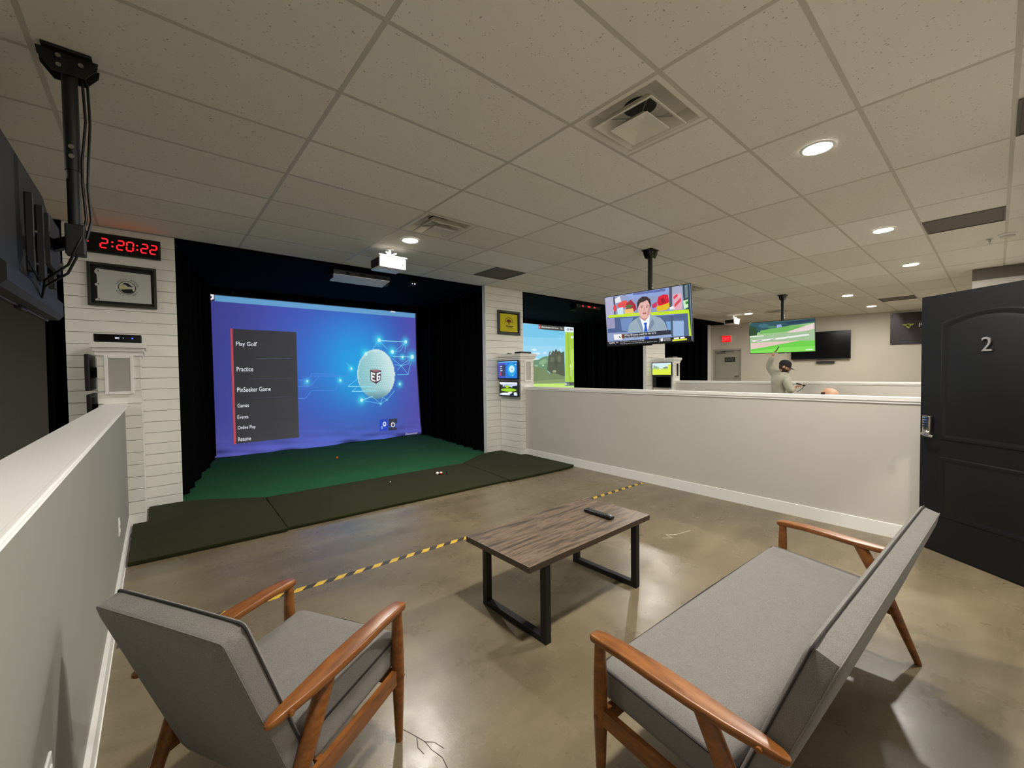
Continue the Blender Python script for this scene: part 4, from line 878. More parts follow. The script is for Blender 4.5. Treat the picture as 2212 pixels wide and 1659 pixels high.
PICN = picture_mat('projected_marks', 0.92, 0.05, 0.9, False)
def marks(nm, polys, texts=[], gap=0.0003):
    return picture(nm, polys, texts, PICN, (SX0, 7.163, 0.0), (SW, 0, 0), (0, 0, SZ), scr, bulge=lambda a, d: sb(SX0+a*SW, d*SZ)*0.98, gap=gap)
nl = len(ov)
for nm, i0, i1 in (('menu_edge', 0, 1), ('clip_label', 1, 2), ('corner_logo', 2, 5), ('settings_button', 5, 6), ('power_button', 6, 7), ('menu_rule', 7, 8), ('menu_rule', 8, 9), ('menu_rule', 9, 10)): marks(nm, ov[i0:i1])
iE = ov_end_lines
net = marks('network_lines', ov[10:iE]); net['kind'] = 'stuff'
marks('ball_emblem', ov[iE:iE+7], gap=0.0006); marks('gear_symbol', ov[iE+7:iE+11], gap=0.0006); marks('power_symbol', ov[iE+11:], gap=0.0006)
for q_ in tx: marks('menu_lettering', [], [q_], 0.0008)

def grey_colour(x, z): return (0, 0, 0)
screen_cloth('impact_screen', 'grey unlit screen of the left neighbouring bay beyond the turned television', -7.15, -3.20, 7.20, 2.885, grey_colour, 40, 20, True, False)
s2, sb2 = screen_cloth('impact_screen', 'screen of the next bay showing blue sky, dark trees and fairway', 4.28, 8.29, 7.17, 2.885, lambda x, z: (150, 212, 238), 30, 20, False)
picture('projected_course', SCR2, SCR2T, picture_mat('projected_course', 1.0, 0.3, 0.9), (4.28, 7.168, 0), (4.01, 0, 0), (0, 0, 2.89), s2)
t = thing('screen_batten', 'dark batten holding the top edge of the large blue screen', 'batten', (0.67, 7.19, 2.90))
MB().cyl((-2.05, 0, 0.0), (2.06, 0, 0.0), 0.018, n=12).build('pipe', M['metal_black'], t)
for a in (-1.6, 0, 1.6): MB().bb((a-0.012, -0.012, 0.0), (a+0.012, 0.012, H-0.02-2.90)).build('hanger', M['metal_black'], t)

# ---------------------------------------------------------------- curtains
def curtain(label, pa, pb, amp, pitch, z0=0.02, z1=H-0.035, seed=0):
    rnd = random.Random(seed)
    a, b = Vector((*pa, 0)), Vector((*pb, 0)); t = (b-a).normalized(); n = Vector((-t.y, t.x, 0)); L = (b-a).length
    nn = int(L/pitch*8)
    ph = rnd.random()*6
    def pt(k, z):
        s = L*k/nn
        fl = 0.75+0.25*(1-z/3.0)
        w = amp*fl*(math.sin(2*PI*s/pitch+ph+0.9*math.sin(s*2.3))+0.35*math.sin(4.7*PI*s/pitch+1))
        return a+t*s+n*w+Vector((0, 0, z))
    rows = 10
    outer = [[pt(k, z0+(z1-z0)*r/rows+(0.03*math.sin(k*0.5+ph) if r == 0 else 0)+ (0.03 if r == 0 else 0)) for k in range(nn+1)] for r in range(rows+1)]
    bm = MB()
    for side in (0, 1):
        g = [[bm.bm.verts.new(p+n*(0.006*side)) for p in row] for row in outer]
        for r in range(rows):
            for k in range(nn): bm.bm.faces.new((g[r][k], g[r][k+1], g[r+1][k+1], g[r+1][k]))
    t_ = thing('curtain', label, 'curtain', (0, 0, 0), group='black pleated curtains')
    bm.build('cloth', M['curtain'], t_, smooth=80, recalc=False)
    MB().cyl(a+Vector((0, 0, z1+0.004)), b+Vector((0, 0, z1+0.004)), 0.010, n=8).build('curtain_rail', M['metal_black'], t_)
    return t_
curtain('black curtain along the left side of the big blue screen', (-1.83, 4.44), (-1.30, 7.10), 0.045, 0.21, seed=1)
curtain('black curtain along the right side of the big blue screen', (2.50, 4.33), (2.80, 7.10), 0.055, 0.22, seed=2)
curtain('black curtain strip between left white pier and grey unlit screen', (-2.76, 4.45), (-3.17, 7.12), 0.04, 0.2, seed=3)
curtain('black curtain right of the golf course screen behind the news television', (7.72, 4.30), (8.40, 7.08), 0.05, 0.22, seed=4)
curtain('black curtain of the last bay left of the exit door', (11.85, 7.05), (12.30, 4.66), 0.05, 0.22, seed=5)
curtain('black curtain hiding the back of the last bay', (8.75, 7.05), (11.8, 7.06), 0.05, 0.24, seed=6)

# ---------------------------------------------------------------- turf and mats
def slab(name, poly, z0, z1, mat, bev=0.012):
    b = MB().prism(poly, (0, 0, z0), (1, 0, 0), (0, 1, 0), z1-z0)
    bmesh.ops.recalc_face_normals(b.bm, faces=b.bm.faces)
    if bev:
        es = [e for e in b.bm.edges if all(abs(v.co.z-z1) < 1e-5 for v in e.verts)]
        bmesh.ops.bevel(b.bm, geom=es, offset=bev, segments=3, affect='EDGES', profile=0.6)
    return b
o = slab('turf', [(-1.83, 4.262), (-1.60, 4.167), (-1.30, 3.937), (-1.095, 3.808), (1.645, 3.742), (2.20, 4.077), (2.45, 4.162), (2.46, 4.30), (2.90, 4.50), (2.94, 7.18), (-1.95, 7.18), (-2.05, 4.45), (-1.83, 4.40)], 0.001, 0.008, None, 0.0).build('artificial_turf', M['turf'])
tag(o, 'bright green artificial turf running from the mats to the screen', 'turf')
def wavy(pts, amp, n, seed):
    r = random.Random(seed); out = []
    for (x0, y0), (x1, y1) in zip(pts, pts[1:]+pts[:1]):
        for k in range(n):
            u = k/n; out.append((x0+(x1-x0)*u+(r.uniform(-amp, amp) if k else 0), y0+(y1-y0)*u+(r.uniform(-amp, amp) if k else 0)))
    return out
def mat_piece(label, poly, z1, seed):
    t = thing('turf_mat', label, 'mat', (0, 0, 0), group='olive green turf mats')
    p = wavy(poly, 0.004, 10, seed)
    slab('pile', p, 0.008, z1, None, 0.010).build('pile', M['mat'], t, smooth=60)
    cx = sum(a for a, _ in poly)/len(poly); cy = sum(b for _, b in poly)/len(poly)
    q = [(cx+(a-cx)*0.992, cy+(b-cy)*0.985) for a, b in poly]
    slab('backing', q, 0.0, 0.0085, None, 0.0).build('rubber_backing', M['rubber'], t)
mat_piece('left olive turf mat beside the left half wall and white post', [(-2.235, 2.535), (-1.135, 2.50), (-1.095, 3.80), (-1.30, 3.93), (-1.60, 4.16), (-1.83, 4.255), (-2.12, 4.258), (-2.125, 3.66), (-2.235, 3.655)], 0.034, 3)
mat_piece('middle olive turf mat with two golf balls on it', [(-1.128, 2.535), (1.50, 2.455), (1.645, 3.735), (-1.088, 3.80)], 0.030, 4)
mat_piece('right olive turf mat in the corner by the right half wall', [(1.507, 2.42), (2.62, 2.385), (2.80, 2.43), (2.855, 3.575), (2.76, 3.59), (2.765, 4.14), (2.45, 4.155), (2.20, 4.07), (1.652, 3.735)], 0.034, 5)
def dimpled_ball(name, label, x, y, z, mats, cat='golf ball'):
    b = MB().ball((0, 0, 0.0214), 0.0214, 28, 18)
    for f in b.bm.faces: f.material_index = 1 if len(mats) > 1 and f.calc_center_median().z < 0.029 else 0
    o = b.build(name, mats, loc=(x, y, z), smooth=80)
    return tag(o, label, cat)
BALLW = plain('white_golf_ball', (238, 238, 236), 0.3, bump=0.3, bscale=260, bdist=0.001)
BALLR = plain('red_golf_ball', (226, 70, 48), 0.35, bump=0.3, bscale=260, bdist=0.001)
dimpled_ball('golf_ball', 'white golf ball on the mat touching the red and white one', 0.945, 3.335, 0.030, [BALLW])
dimpled_ball('golf_ball', 'red and white golf ball on the mat', 0.990, 3.312, 0.030, [BALLW, BALLR])
dimpled_ball('golf_ball', 'small orange ball lying far back on the green turf', 0.303, 5.59, 0.008, [plain('orange_golf_ball', (255, 120, 40), 0.35)])
t = thing('golf_tee', 'short black rubber tee beside the two golf balls', 'golf tee', (1.045, 3.25, 0.030))
MB().lathe([(0.020, 0.0), (0.018, 0.006), (0.007, 0.010), (0.006, 0.034), (0.011, 0.042)], n=14).build('stem', M['rubber'], t, smooth=50)
MB().lathe([(0.011, 0.042), (0.012, 0.046), (0.008, 0.044)], n=14).build('cup', M['rubber'], t)
o = MB().lathe([(0.008, 0), (0.009, 0.006), (0.004, 0.012)], n=10).build('golf_tee', M['white_plastic'], loc=(0.286, 3.42, 0.029))
tag(o, 'tiny white plastic tee end in the middle mat, away from the balls', 'golf tee')
t0 = 0.0006
o = MB().bb((-2.235, -0.025, 0.0), (2.752, 0.025, t0)).build('hazard_tape', M['tape'], loc=(0, 1.262, 0.0), rot=(0, 0, math.radians(-1.0)))
tag(o, 'yellow and black hazard tape stuck across the concrete floor', 'tape')
sc = [(1.28, 0.10), (1.35, 0.045), (1.37, 0.12), (1.44, 0.06), (1.62, 0.02)]
b = MB()
for p, q in zip(sc, sc[1:]):
    a_, b_ = Vector((*p, 0)), Vector((*q, 0)); n_ = Vector((-(b_-a_).y, (b_-a_).x, 0)).normalized()*0.004
    b.prism([((a_-n_).x, (a_-n_).y), ((b_-n_).x, (b_-n_).y), ((b_+n_).x, (b_+n_).y), ((a_+n_).x, (a_+n_).y)], (0, 0, 0.0), (1, 0, 0), (0, 1, 0), 0.0004)
o = b.build('paint_scuff', plain('pale_scuff', (180, 172, 158), 0.7)); tag(o, 'pale zigzag scuff on the concrete between table and sofa', 'scuff mark')

b = MB()
for path_ in ([(-1.305, -0.215), (-1.28, -0.282), (-1.266, -0.325), (-1.264, -0.372), (-1.250, -0.43), (-1.262, -0.50)], [(-1.266, -0.325), (-1.240, -0.35), (-1.225, -0.40)], [(-1.28, -0.282), (-1.30, -0.33), (-1.295, -0.37)]):
    for p, q in zip(path_, path_[1:]):
        a_, b_ = Vector((*p, 0)), Vector((*q, 0)); n_ = Vector((-(b_-a_).y, (b_-a_).x, 0)).normalized()*0.0014
        b.prism([((a_-n_).x, (a_-n_).y), ((b_-n_).x, (b_-n_).y), ((b_+n_).x, (b_+n_).y), ((a_+n_).x, (a_+n_).y)], (0, 0, 0.0), (1, 0, 0), (0, 1, 0), 0.0003)
ck = b.build('floor_crack', M['crack'], floor_); ck['kind'] = 'stuff'

# ---------------------------------------------------------------- wall clock
t = thing('led_clock', 'black wall clock with red digits high on the left white pier', 'clock', (-2.262, 4.262, 2.838))
MB().bb((-0.325, -0.030, -0.103), (0.311, 0.008, 0.103), 0.004).build('case', M['plastic'], t)
MB().bb((-0.312, -0.032, -0.090), (0.298, -0.029, 0.090)).build('face', M['gloss_black'], t)
SEG = {'2': 'abged', '0': 'abcdef'}
def digit(ch, x):
    w, h, s = 0.050, 0.092, 0.0105
    S_ = {'a': (0, h/2, w, 0), 'g': (0, 0, w, 0), 'd': (0, -h/2, w, 0), 'f': (-w/2, h/4, 0, h/2), 'b': (w/2, h/4, 0, h/2), 'e': (-w/2, -h/4, 0, h/2), 'c': (w/2, -h/4, 0, h/2)}
    b = MB()
    for k in SEG[ch]:
        cx, cz, lx, lz = S_[k]
        b.box((x+cx+0.08*cz, -0.0335, cz), (max(s, lx-0.010), 0.003, max(s, lz-0.012)))
    b.build('digit', M['red_led'], t)
for ch, x in (('2', -0.136), ('2', -0.012), ('0', 0.062), ('2', 0.176), ('2', 0.250)): digit(ch, x)
for x in (-0.073, 0.119):
    for z in (-0.022, 0.022): MB().box((x, -0.0335, z), (0.013, 0.003, 0.013)).build('colon_dot', M['red_led'], t)
MB().box((-0.262, -0.0335, 0.0), (0.026, 0.003, 0.010)).build('indicator', M['red_led'], t)

# ---------------------------------------------------------------- framed flags
def frame(t, w, h, bw, mat, d=0.028):
    for a in (-1, 1):
        MB().bb((min(a*w/2, a*(w/2-bw)), -d, -h/2), (max(a*w/2, a*(w/2-bw)), 0, h/2), 0.004).build('frame_side', mat, t)
        MB().bb((-w/2+bw, -d, min(a*h/2, a*(h/2-bw))), (w/2-bw, 0, max(a*h/2, a*(h/2-bw))), 0.004).build('frame_side', mat, t)
    MB().bb((-w/2+bw, -0.006, -h/2+bw), (w/2-bw, 0, h/2-bw)).build('backing', M['backing'], t)
t = thing('framed_flag', 'dark framed pale golf flag with round emblem, below the red clock', 'framed flag', (-2.265, 4.268, 2.417))
frame(t, 0.540, 0.442, 0.026, M['frame_olive'])
pl = [(-0.196, -0.168), (0.226, -0.168), (0.222, 0.150), (0.0, 0.153), (-0.200, 0.160), (-0.216, 0.125), (-0.198, 0.098), (-0.196, 0.015), (-0.214, 0.004), (-0.212, -0.014), (-0.196, -0.02), (-0.196, -0.145), (-0.216, -0.158), (-0.214, -0.170)]
fl = MB().prism(pl, (0, -0.006, 0), (1, 0, 0), (0, 0, 1), 0.004).build('flag', M['flag_white'], t)
def yprism(poly, name, mat, y, par, d=0.0012): MB().prism(poly, (0, y, 0), (1, 0, 0), (0, 0, 1), d).build(name, mat, par)
def ring_poly(cx, cz, r0, r1, n=32):
    a = [(cx+r1*math.cos(2*PI*k/n), cz+r1*math.sin(2*PI*k/n)) for k in range(n)]
    return a, [(cx+r0*math.cos(2*PI*k/n), cz+r0*math.sin(2*PI*k/n)) for k in range(n)]
ex, ez = 0.030, -0.012
oA, oB = ring_poly(ex, ez, 0.064, 0.070)
yprism(oA, 'emblem_ring', M['ink'], -0.0102, fl); yprism(oB, 'emblem_field', M['flag_white'], -0.0112, fl)
yprism([(ex-0.058, ez-0.02), (ex-0.056, ez+0.018), (ex-0.04, ez+0.030), (ex-0.01, ez+0.012), (ex+0.004, ez-0.016), (ex+0.045, ez-0.010), (ex+0.048, ez-0.02)], 'emblem_sand', M['ink_tan'], -0.0122, fl)
yprism([(ex-0.052, ez-0.025), (ex-0.01, ez-0.018), (ex+0.040, ez-0.012), (ex+0.044, ez-0.034), (ex+0.056, ez-0.036), (ex+0.03, ez-0.055), (ex, ez-0.060), (ex-0.03, ez-0.054)], 'emblem_water', M['ink_black'], -0.0128, fl)
yprism([(ex-0.035, ez+0.036), (ex-0.018, ez+0.052), (ex+0.012, ez+0.046), (ex+0.03, ez+0.026), (ex+0.046, ez+0.012), (ex+0.004, ez+0.014), (ex-0.012, ez+0.030)], 'emblem_tree', M['ink_black'], -0.0128, fl)
def arc_text(s, r, a0, a1, h, flip, mat, par, y):
    n = len(s)
    for k, ch in enumerate(s):
        if ch == ' ': continue
        a = math.radians(a0+(a1-a0)*k/(n-1))
        u = Vector((math.sin(a), 0, -math.cos(a)))*(1 if not flip else -1)
        v = Vector((math.cos(a), 0, math.sin(a)))*(1 if not flip else -1)
        text_obj('letter', ch, mat, (ex+r*math.cos(a), y, ez+r*math.sin(a)), u, v, h, parent=par)
arc_text('SADDLE BROOK', 0.089, 158, 14, 0.017, False, M['ink'], fl, -0.0112)
arc_text('GOLF LINKS', 0.088, 208, 332, 0.016, True, M['ink'], fl, -0.0112)
for z in (0.135, 0.004, -0.150): MB().cyl((-0.186, -0.0105, z), (-0.186, -0.0118, z), 0.006, n=10).build('grommet', M['ink'], fl)

t = thing('framed_flag', 'black framed yellow golf flag with tree emblem on the middle pier', 'framed flag', (2.998, 4.168, 2.382))
frame(t, 0.545, 0.440, 0.040, M['frame_black'])
fl = MB().bb((-0.212, -0.010, -0.165), (0.213, -0.006, 0.166), 0.0015).build('flag', M['flag_yellow'], t)
def ell2(cx, cz, rx, rz, n=18, a0=0, a1=360): return [(cx+rx*math.cos(math.radians(a0+(a1-a0)*k/n)), cz+rz*math.sin(math.radians(a0+(a1-a0)*k/n))) for k in range(n+(0 if a1-a0 == 360 else 1))]
arc = ell2(0, 0.015, 0.098, 0.085, 16, -10, 190); arc += list(reversed(ell2(0, 0.015, 0.088, 0.076, 16, -10, 190)))
yprism(arc, 'emblem_arch', M['ink'], -0.0105, fl)
yprism([(-0.058, 0.012), (-0.062, 0.030), (-0.045, 0.052), (-0.02, 0.066), (0.012, 0.066), (0.04, 0.054), (0.062, 0.030), (0.056, 0.012), (0.02, 0.010), (-0.02, 0.010)], 'emblem_crown', M['ink_rust'], -0.0108, fl)
yprism([(-0.008, 0.012), (0.008, 0.012), (0.008, -0.014), (0.024, -0.028), (-0.022, -0.028), (-0.007, -0.014)], 'emblem_trunk', M['ink'], -0.0112, fl)
yprism([(-0.085, -0.066), (-0.062, -0.046), (0.0, -0.052), (0.11, -0.050), (0.10, -0.066), (0.02, -0.072), (-0.04, -0.066)], 'emblem_script', M['ink'], -0.0108, fl)
yprism([(0.028, -0.084), (0.105, -0.082), (0.098, -0.092), (0.03, -0.093)], 'emblem_script', M['ink'], -0.0108, fl)
yprism([(-0.046, -0.078), (-0.012, -0.100), (0.02, -0.082), (0.014, -0.080), (-0.012, -0.092), (-0.040, -0.074)], 'emblem_script', M['ink'], -0.0108, fl)

# ---------------------------------------------------------------- things on the posts
def code_holder(label, x, y, z, w, h):
    t = thing('sheet_holder', label, 'sign holder', (x, y, z))
    for a in (-1, 1):
        MB().bb((min(a*w/2, a*(w/2-0.026)), -0.020, -h/2), (max(a*w/2, a*(w/2-0.026)), 0, h/2), 0.005).build('frame_side', M['trim'], t)
        MB().bb((-w/2+0.026, -0.020, min(a*h/2, a*(h/2-0.026))), (w/2-0.026, 0, max(a*h/2, a*(h/2-0.026))), 0.005).build('frame_side', M['trim'], t)
    MB().bb((-w/2+0.02, -0.007, -h/2+0.02), (w/2-0.02, 0, h/2-0.02)).build('sheet', M['paper'], t)
    MB().bb((-w/2+0.024, -0.011, -h/2+0.024), (w/2-0.024, -0.009, h/2-0.024)).build('glass', GLASS, t)
GLASS = _glass()
code_holder('white framed sheet on the left white post, above the half wall', -2.293, 3.678, 1.478, 0.205, 0.370)
code_holder('white framed sheet on the middle white post, right of the monitors', 2.945, 3.598, 1.478, 0.170, 0.370)
code_holder('white framed sheet on the far white post', 8.02, 3.508, 1.478, 0.170, 0.370)

WHT = emis('white_display', (235, 240, 255), 1.2, False); BLU = emis('blue_led', (60, 90, 255), 2.5, False)
t = thing('receiver_box', 'black receiver with small white display on top of left white post', 'receiver', (-2.292, 3.66, 1.785))
MB().bb((-0.166, 0, 0.006), (0.166, 0.22, 0.078), 0.005).build('case', M['plastic'], t)
MB().bb((-0.158, -0.002, 0.012), (0.158, 0.001, 0.072)).build('front_panel', M['gloss_black'], t)
text_obj('display', '00', WHT, (-0.006, -0.003, 0.043), (1, 0, 0), (0, 0, 1), 0.018, 0.001, t, width=0.030)
text_obj('display', '1', WHT, (0.036, -0.003, 0.043), (1, 0, 0), (0, 0, 1), 0.014, 0.001, t)
MB().cyl((0.100, -0.004, 0.043), (0.100, 0.0, 0.043), 0.007, n=12).build('power_light', BLU, t)
for a in (-0.13, 0.13): MB().cyl((a, 0.04, 0), (a, 0.04, 0.008), 0.012, n=10).build('foot', M['rubber'], t)
t = thing('receiver_box', 'flat black box on top of the middle white post', 'receiver', (2.93, 3.62, 1.785))
MB().bb((-0.125, 0, 0.004), (0.125, 0.17, 0.036), 0.005).build('case', M['plastic'], t)
MB().bb((0.01, -0.002, 0.012), (0.06, 0.001, 0.026), 0.002).build('front_window', M['plastic_dark'], t)
for a in (-0.1, 0.1): MB().cyl((a, 0.05, 0), (a, 0.05, 0.006), 0.010, n=10).build('foot', M['rubber'], t)
t = thing('remote_control', 'small black remote lying behind the box on the middle white post', 'remote control', (2.83, 3.97, 1.785), (0, 0, 1.2))
MB().bb((-0.09, -0.022, 0.0), (0.09, 0.022, 0.016), 0.006).build('case', M['plastic'], t)
MB().ball((0.03, 0, 0.016), (0.022, 0.018, 0.012), 14, 8).build('button', M['plastic'], t, smooth=60)
t = thing('receiver_box', 'thin black box on top of the far white post', 'receiver', (8.0, 3.54, 1.785))
MB().bb((-0.12, 0, 0.004), (0.12, 0.17, 0.032), 0.005).build('case', M['plastic'], t)
for a in (-0.1, 0.1): MB().cyl((a, 0.05, 0), (a, 0.05, 0.006), 0.010, n=10).build('foot', M['rubber'], t)

MONM = picture_mat('monitor_picture', 1.0)
def monitor(label, c, w, h, pics, reach):
    t = thing('monitor', label, 'monitor', c, (0, 0, -PI/2))
    MB().bb((-w/2, 0, -h/2), (w/2, 0.035, h/2), 0.008).build('case', M['plastic'], t)
    if pics: picture('picture', pics, [], MONM, (-w/2+0.018, -0.0006, -h/2+0.024), (w-0.036, 0, 0), (0, 0, h-0.042), t)
    else: MB().bb((-w/2+0.016, -0.001, -h/2+0.02), (w/2-0.016, 0.001, h/2-0.016)).build('dark_panel', M['gloss_black'], t)
    MB().bb((-0.05, 0.035, -0.05), (0.05, reach, 0.05), 0.004).build('wall_bracket', M['metal_black'], t)
    MB().bb((-0.014, -0.002, -h/2+0.006), (0.014, 0.0, -h/2+0.013)).build('logo_plate', M['plastic_dark'], t)
monitor('upper monitor on middle white post showing the blue menu', (2.692, 3.852, 1.504), 0.560, 0.340, MONA, 0.080)
monitor('lower monitor on middle white post showing a bright golf green', (2.698, 3.842, 1.168), 0.515, 0.272, MONB, 0.074)
monitor('upper monitor on far white post with yellow green fairway', (7.775, 3.795, 1.503), 0.552, 0.338, MONC, 0.072)
monitor('lower dark monitor on far white post below the lit one', (7.785, 3.80, 1.172), 0.505, 0.290, None, 0.062)
monitor('upper black monitor on left white post seen edge-on', (-2.525, 3.93, 1.504), 0.545, 0.340, None, 0.080)
monitor('lower black monitor on left white post seen edge-on', (-2.520, 3.925, 1.150), 0.520, 0.300, None, 0.075)

def outlet(label, y, z):
    t = thing('wall_outlet', label, 'outlet', (-2.262, y, z), (0, 0, PI/2))
    MB().bb((-0.036, -0.007, -0.060), (0.036, 0.0, 0.060), 0.003).build('cover_plate', M['white_plastic'], t)
    for s in (-1, 1): MB().bb((-0.016, -0.009, s*0.026-0.014), (0.016, -0.006, s*0.026+0.014), 0.004).build('socket', M['trim'], t)
outlet('white outlet plate near the far end of the left half wall', 2.26, 0.395)
outlet('white outlet plate low on the left half wall beside the armchair', -0.31, 0.480)

# ---------------------------------------------------------------- black door
M['number'] = plain('brushed_number', (150, 150, 150), 0.45, metal=0.35)
t = thing('panel_door', 'black panel door with silver number 2, standing open', 'door', (2.66, -1.405, 0.0), (0, 0, math.atan2(-0.791, -0.611)))
MB().bb((-0.035, 0.0, 0.010), (0.880, 0.044, 2.022), 0.003).build('leaf', M['door_black'], t)
def outline(x0, x1, z0, z1, arch, ins):
    x0, x1, z0, z1 = x0+ins, x1-ins, z0+ins, z1-ins
    p = [(x0, z0), (x1, z0), (x1, z1)]
    if arch:
        n = 16
        for k in range(1, n):
            a = k/n; p.append((x1+(x0-x1)*a, z1+arch*(1-(2*a-1)**2)))
    p.append((x0, z1))
    return p
def door_panel(nm, x0, x1, z0, z1, arch):
    rings = []
    for ins, y in ((0.0, 0.001), (0.006, -0.007), (0.016, -0.009), (0.030, -0.0035), (0.044, -0.002), (0.070, -0.008)):
        rings.append([Vector((x, y, z)) for x, z in outline(x0, x1, z0, z1, arch, ins)])
    b = MB(); b.loft(rings[:5], cap=False); b.build(nm+'_moulding', M['door_black'], t, smooth=40)
    b = MB(); b.loft(rings[4:], cap=False); b.bm.faces.new([v for v in b.bm.verts][len(rings[0]):]); b.build(nm, M['door_black'], t, smooth=40)
door_panel('upper_panel', 0.115, 0.765, 0.895, 1.800, 0.070)
door_panel('lower_panel', 0.115, 0.765, 0.295, 0.765, 0.0)
text_obj('door_number', '2', M['number'], (0.425, -0.012, 1.617), (1, 0, 0), (0, 0, 1), 0.100, 0.010, t)
MB().bb((0.004, -0.034, 0.940), (0.066, 0.001, 1.075), 0.012, seg=3).build('keypad_lock', M['chrome'], t, smooth=40)
for r in range(4):
    for c in range(3): MB().bb((0.014+0.015*c, -0.037, 0.985+0.020*r), (0.025+0.015*c, -0.033, 0.996+0.020*r), 0.001, seg=1).build('key', M['plastic_dark'], t)
MB().lathe([(0.030, 0.0), (0.030, 0.030), (0.022, 0.042), (0.004, 0.046)], M=Matrix.Translation((0.036, 0.0, 0.935)) @ Matrix.Rotation(PI/2, 4, 'X'), n=20).build('rose', M['chrome'], t, smooth=50)
MB().tube([(0.036, -0.035, 0.935), (0.040, -0.062, 0.932), (0.075, -0.066, 0.926), (0.120, -0.060, 0.918)], [0.011, 0.013, 0.012, 0.011], 10).build('lever', M['chrome'], t, smooth=60)
MB().tube([(0.036, 0.044, 0.935), (0.030, 0.095, 0.932), (-0.01, 0.105, 0.928), (-0.03, 0.100, 0.924)], [0.012, 0.011, 0.010, 0.009], 10).build('lever', M['chrome'], t, smooth=60)
MB().bb((-0.036, 0.010, 0.90), (-0.0345, 0.034, 0.97)).build('latch_plate', M['steel'], t)
MB().bb((-0.03, 0.006, 0.0), (0.875, 0.040, 0.011)).build('door_sweep', M['rubber'], t)
for z in (0.25, 1.02, 1.80): MB().cyl((0.884, 0.040, z-0.05), (0.884, 0.040, z+0.05), 0.008, n=10).build('hinge', M['steel'], t)

# ---------------------------------------------------------------- coffee table and remote
t = thing('coffee_table', 'low coffee table with grey walnut top and black steel legs', 'coffee table', (-0.045, 0.045, 0.0), (0, 0, math.radians(0.6)))
TL, TW, TH = 1.150, 0.560, 0.462
b = MB(); b.bb((-TL/2, -TW/2, TH-0.034), (TL/2, TW/2, TH), 0.002)
for f in b.bm.faces: f.material_index = 0 if f.normal.z > 0.5 else 1
bmesh.ops.recalc_face_normals(b.bm, faces=b.bm.faces)
for f in b.bm.faces: f.material_index = 0 if f.normal.z > 0.5 else 1
b.build('tabletop', [M['walnut'], M['walnut_edge']], t)
for sx in (-0.435, 0.430):
    for sy in (-0.255, 0.255):
        MB().box((sx, sy, (TH-0.034)/2), (0.042, 0.042, TH-0.034), 0.003).build('leg', M['metal_black'], t)
    MB().bb((sx-0.021, -0.234, 0.0), (sx+0.021, 0.234, 0.036), 0.003).build('foot_bar', M['metal_black'], t)
    MB().bb((sx-0.021, -0.234, TH-0.060), (sx+0.021, 0.234, TH-0.034), 0.003).build('top_bar', M['metal_black'], t)
t = thing('remote_control', 'black television remote lying on the coffee table', 'remote control', (0.262, 0.000, TH), (0, 0, math.radians(-92)))
rm = MB(); rm.bb((-0.118, -0.024, 0.002), (0.118, 0.024, 0.024), 0.008, seg=3); rm.build('case', M['plastic'], t, smooth=40)
BTN = plain('rubber_button', (64, 66, 64), 0.5)
for r in range(9):
    for c in range(3):
        MB().bb((-0.095+0.019*r, -0.017+0.0125*c, 0.022), (-0.084+0.019*r, -0.009+0.0125*c, 0.0265), 0.0015, seg=1).build('button', BTN, t)
MB().lathe([(0.015, 0.022), (0.015, 0.027), (0.010, 0.028)], c=(0.088, 0, 0), n=18).build('navigation_ring', M['steel'], t, smooth=40)
MB().bb((-0.112, -0.018, 0.0225), (-0.101, 0.018, 0.0262), 0.001).build('logo_plate', M['steel'], t)

# ---------------------------------------------------------------- upholstered seats
def rounded_box(lo, hi, r, n=10, puff=(0, 0, 0), shear=0.0, wave=None):
    """soft box; puff = bulge of each pair of faces; shear leans the top towards -y"""
    b = MB()
    bmesh.ops.create_cube(b.bm, size=2.0)
    bmesh.ops.subdivide_edges(b.bm, edges=list(b.bm.edges), cuts=n, use_grid_fill=True)
    c = [(a+d)/2 for a, d in zip(lo, hi)]; h = [(d-a)/2 for a, d in zip(lo, hi)]
    for v in b.bm.verts:
        q = v.co.copy()
        p = Vector([q[i]*h[i] for i in range(3)])
        # crowd the grid lines towards the edges
        for i in range(3):
            s = abs(q[i]); s = s**0.72 if s < 1 else 1
            p[i] = math.copysign(s*h[i], q[i]) if q[i] else 0.0
        inner = Vector([max(-(h[i]-r), min(h[i]-r, p[i])) for i in range(3)])
        d = p-inner
        if d.length > 1e-9: p = inner+d.normalized()*r
        for i in range(3):
            j, k = (i+1) % 3, (i+2) % 3
            if puff[i]: p[i] += math.copysign(puff[i]*(1-(p[j]/h[j])**2)*(1-(p[k]/h[k])**2), p[i]) if abs(p[i]) > 0.3*h[i] else 0
        v.co = p+Vector(c)
    return b
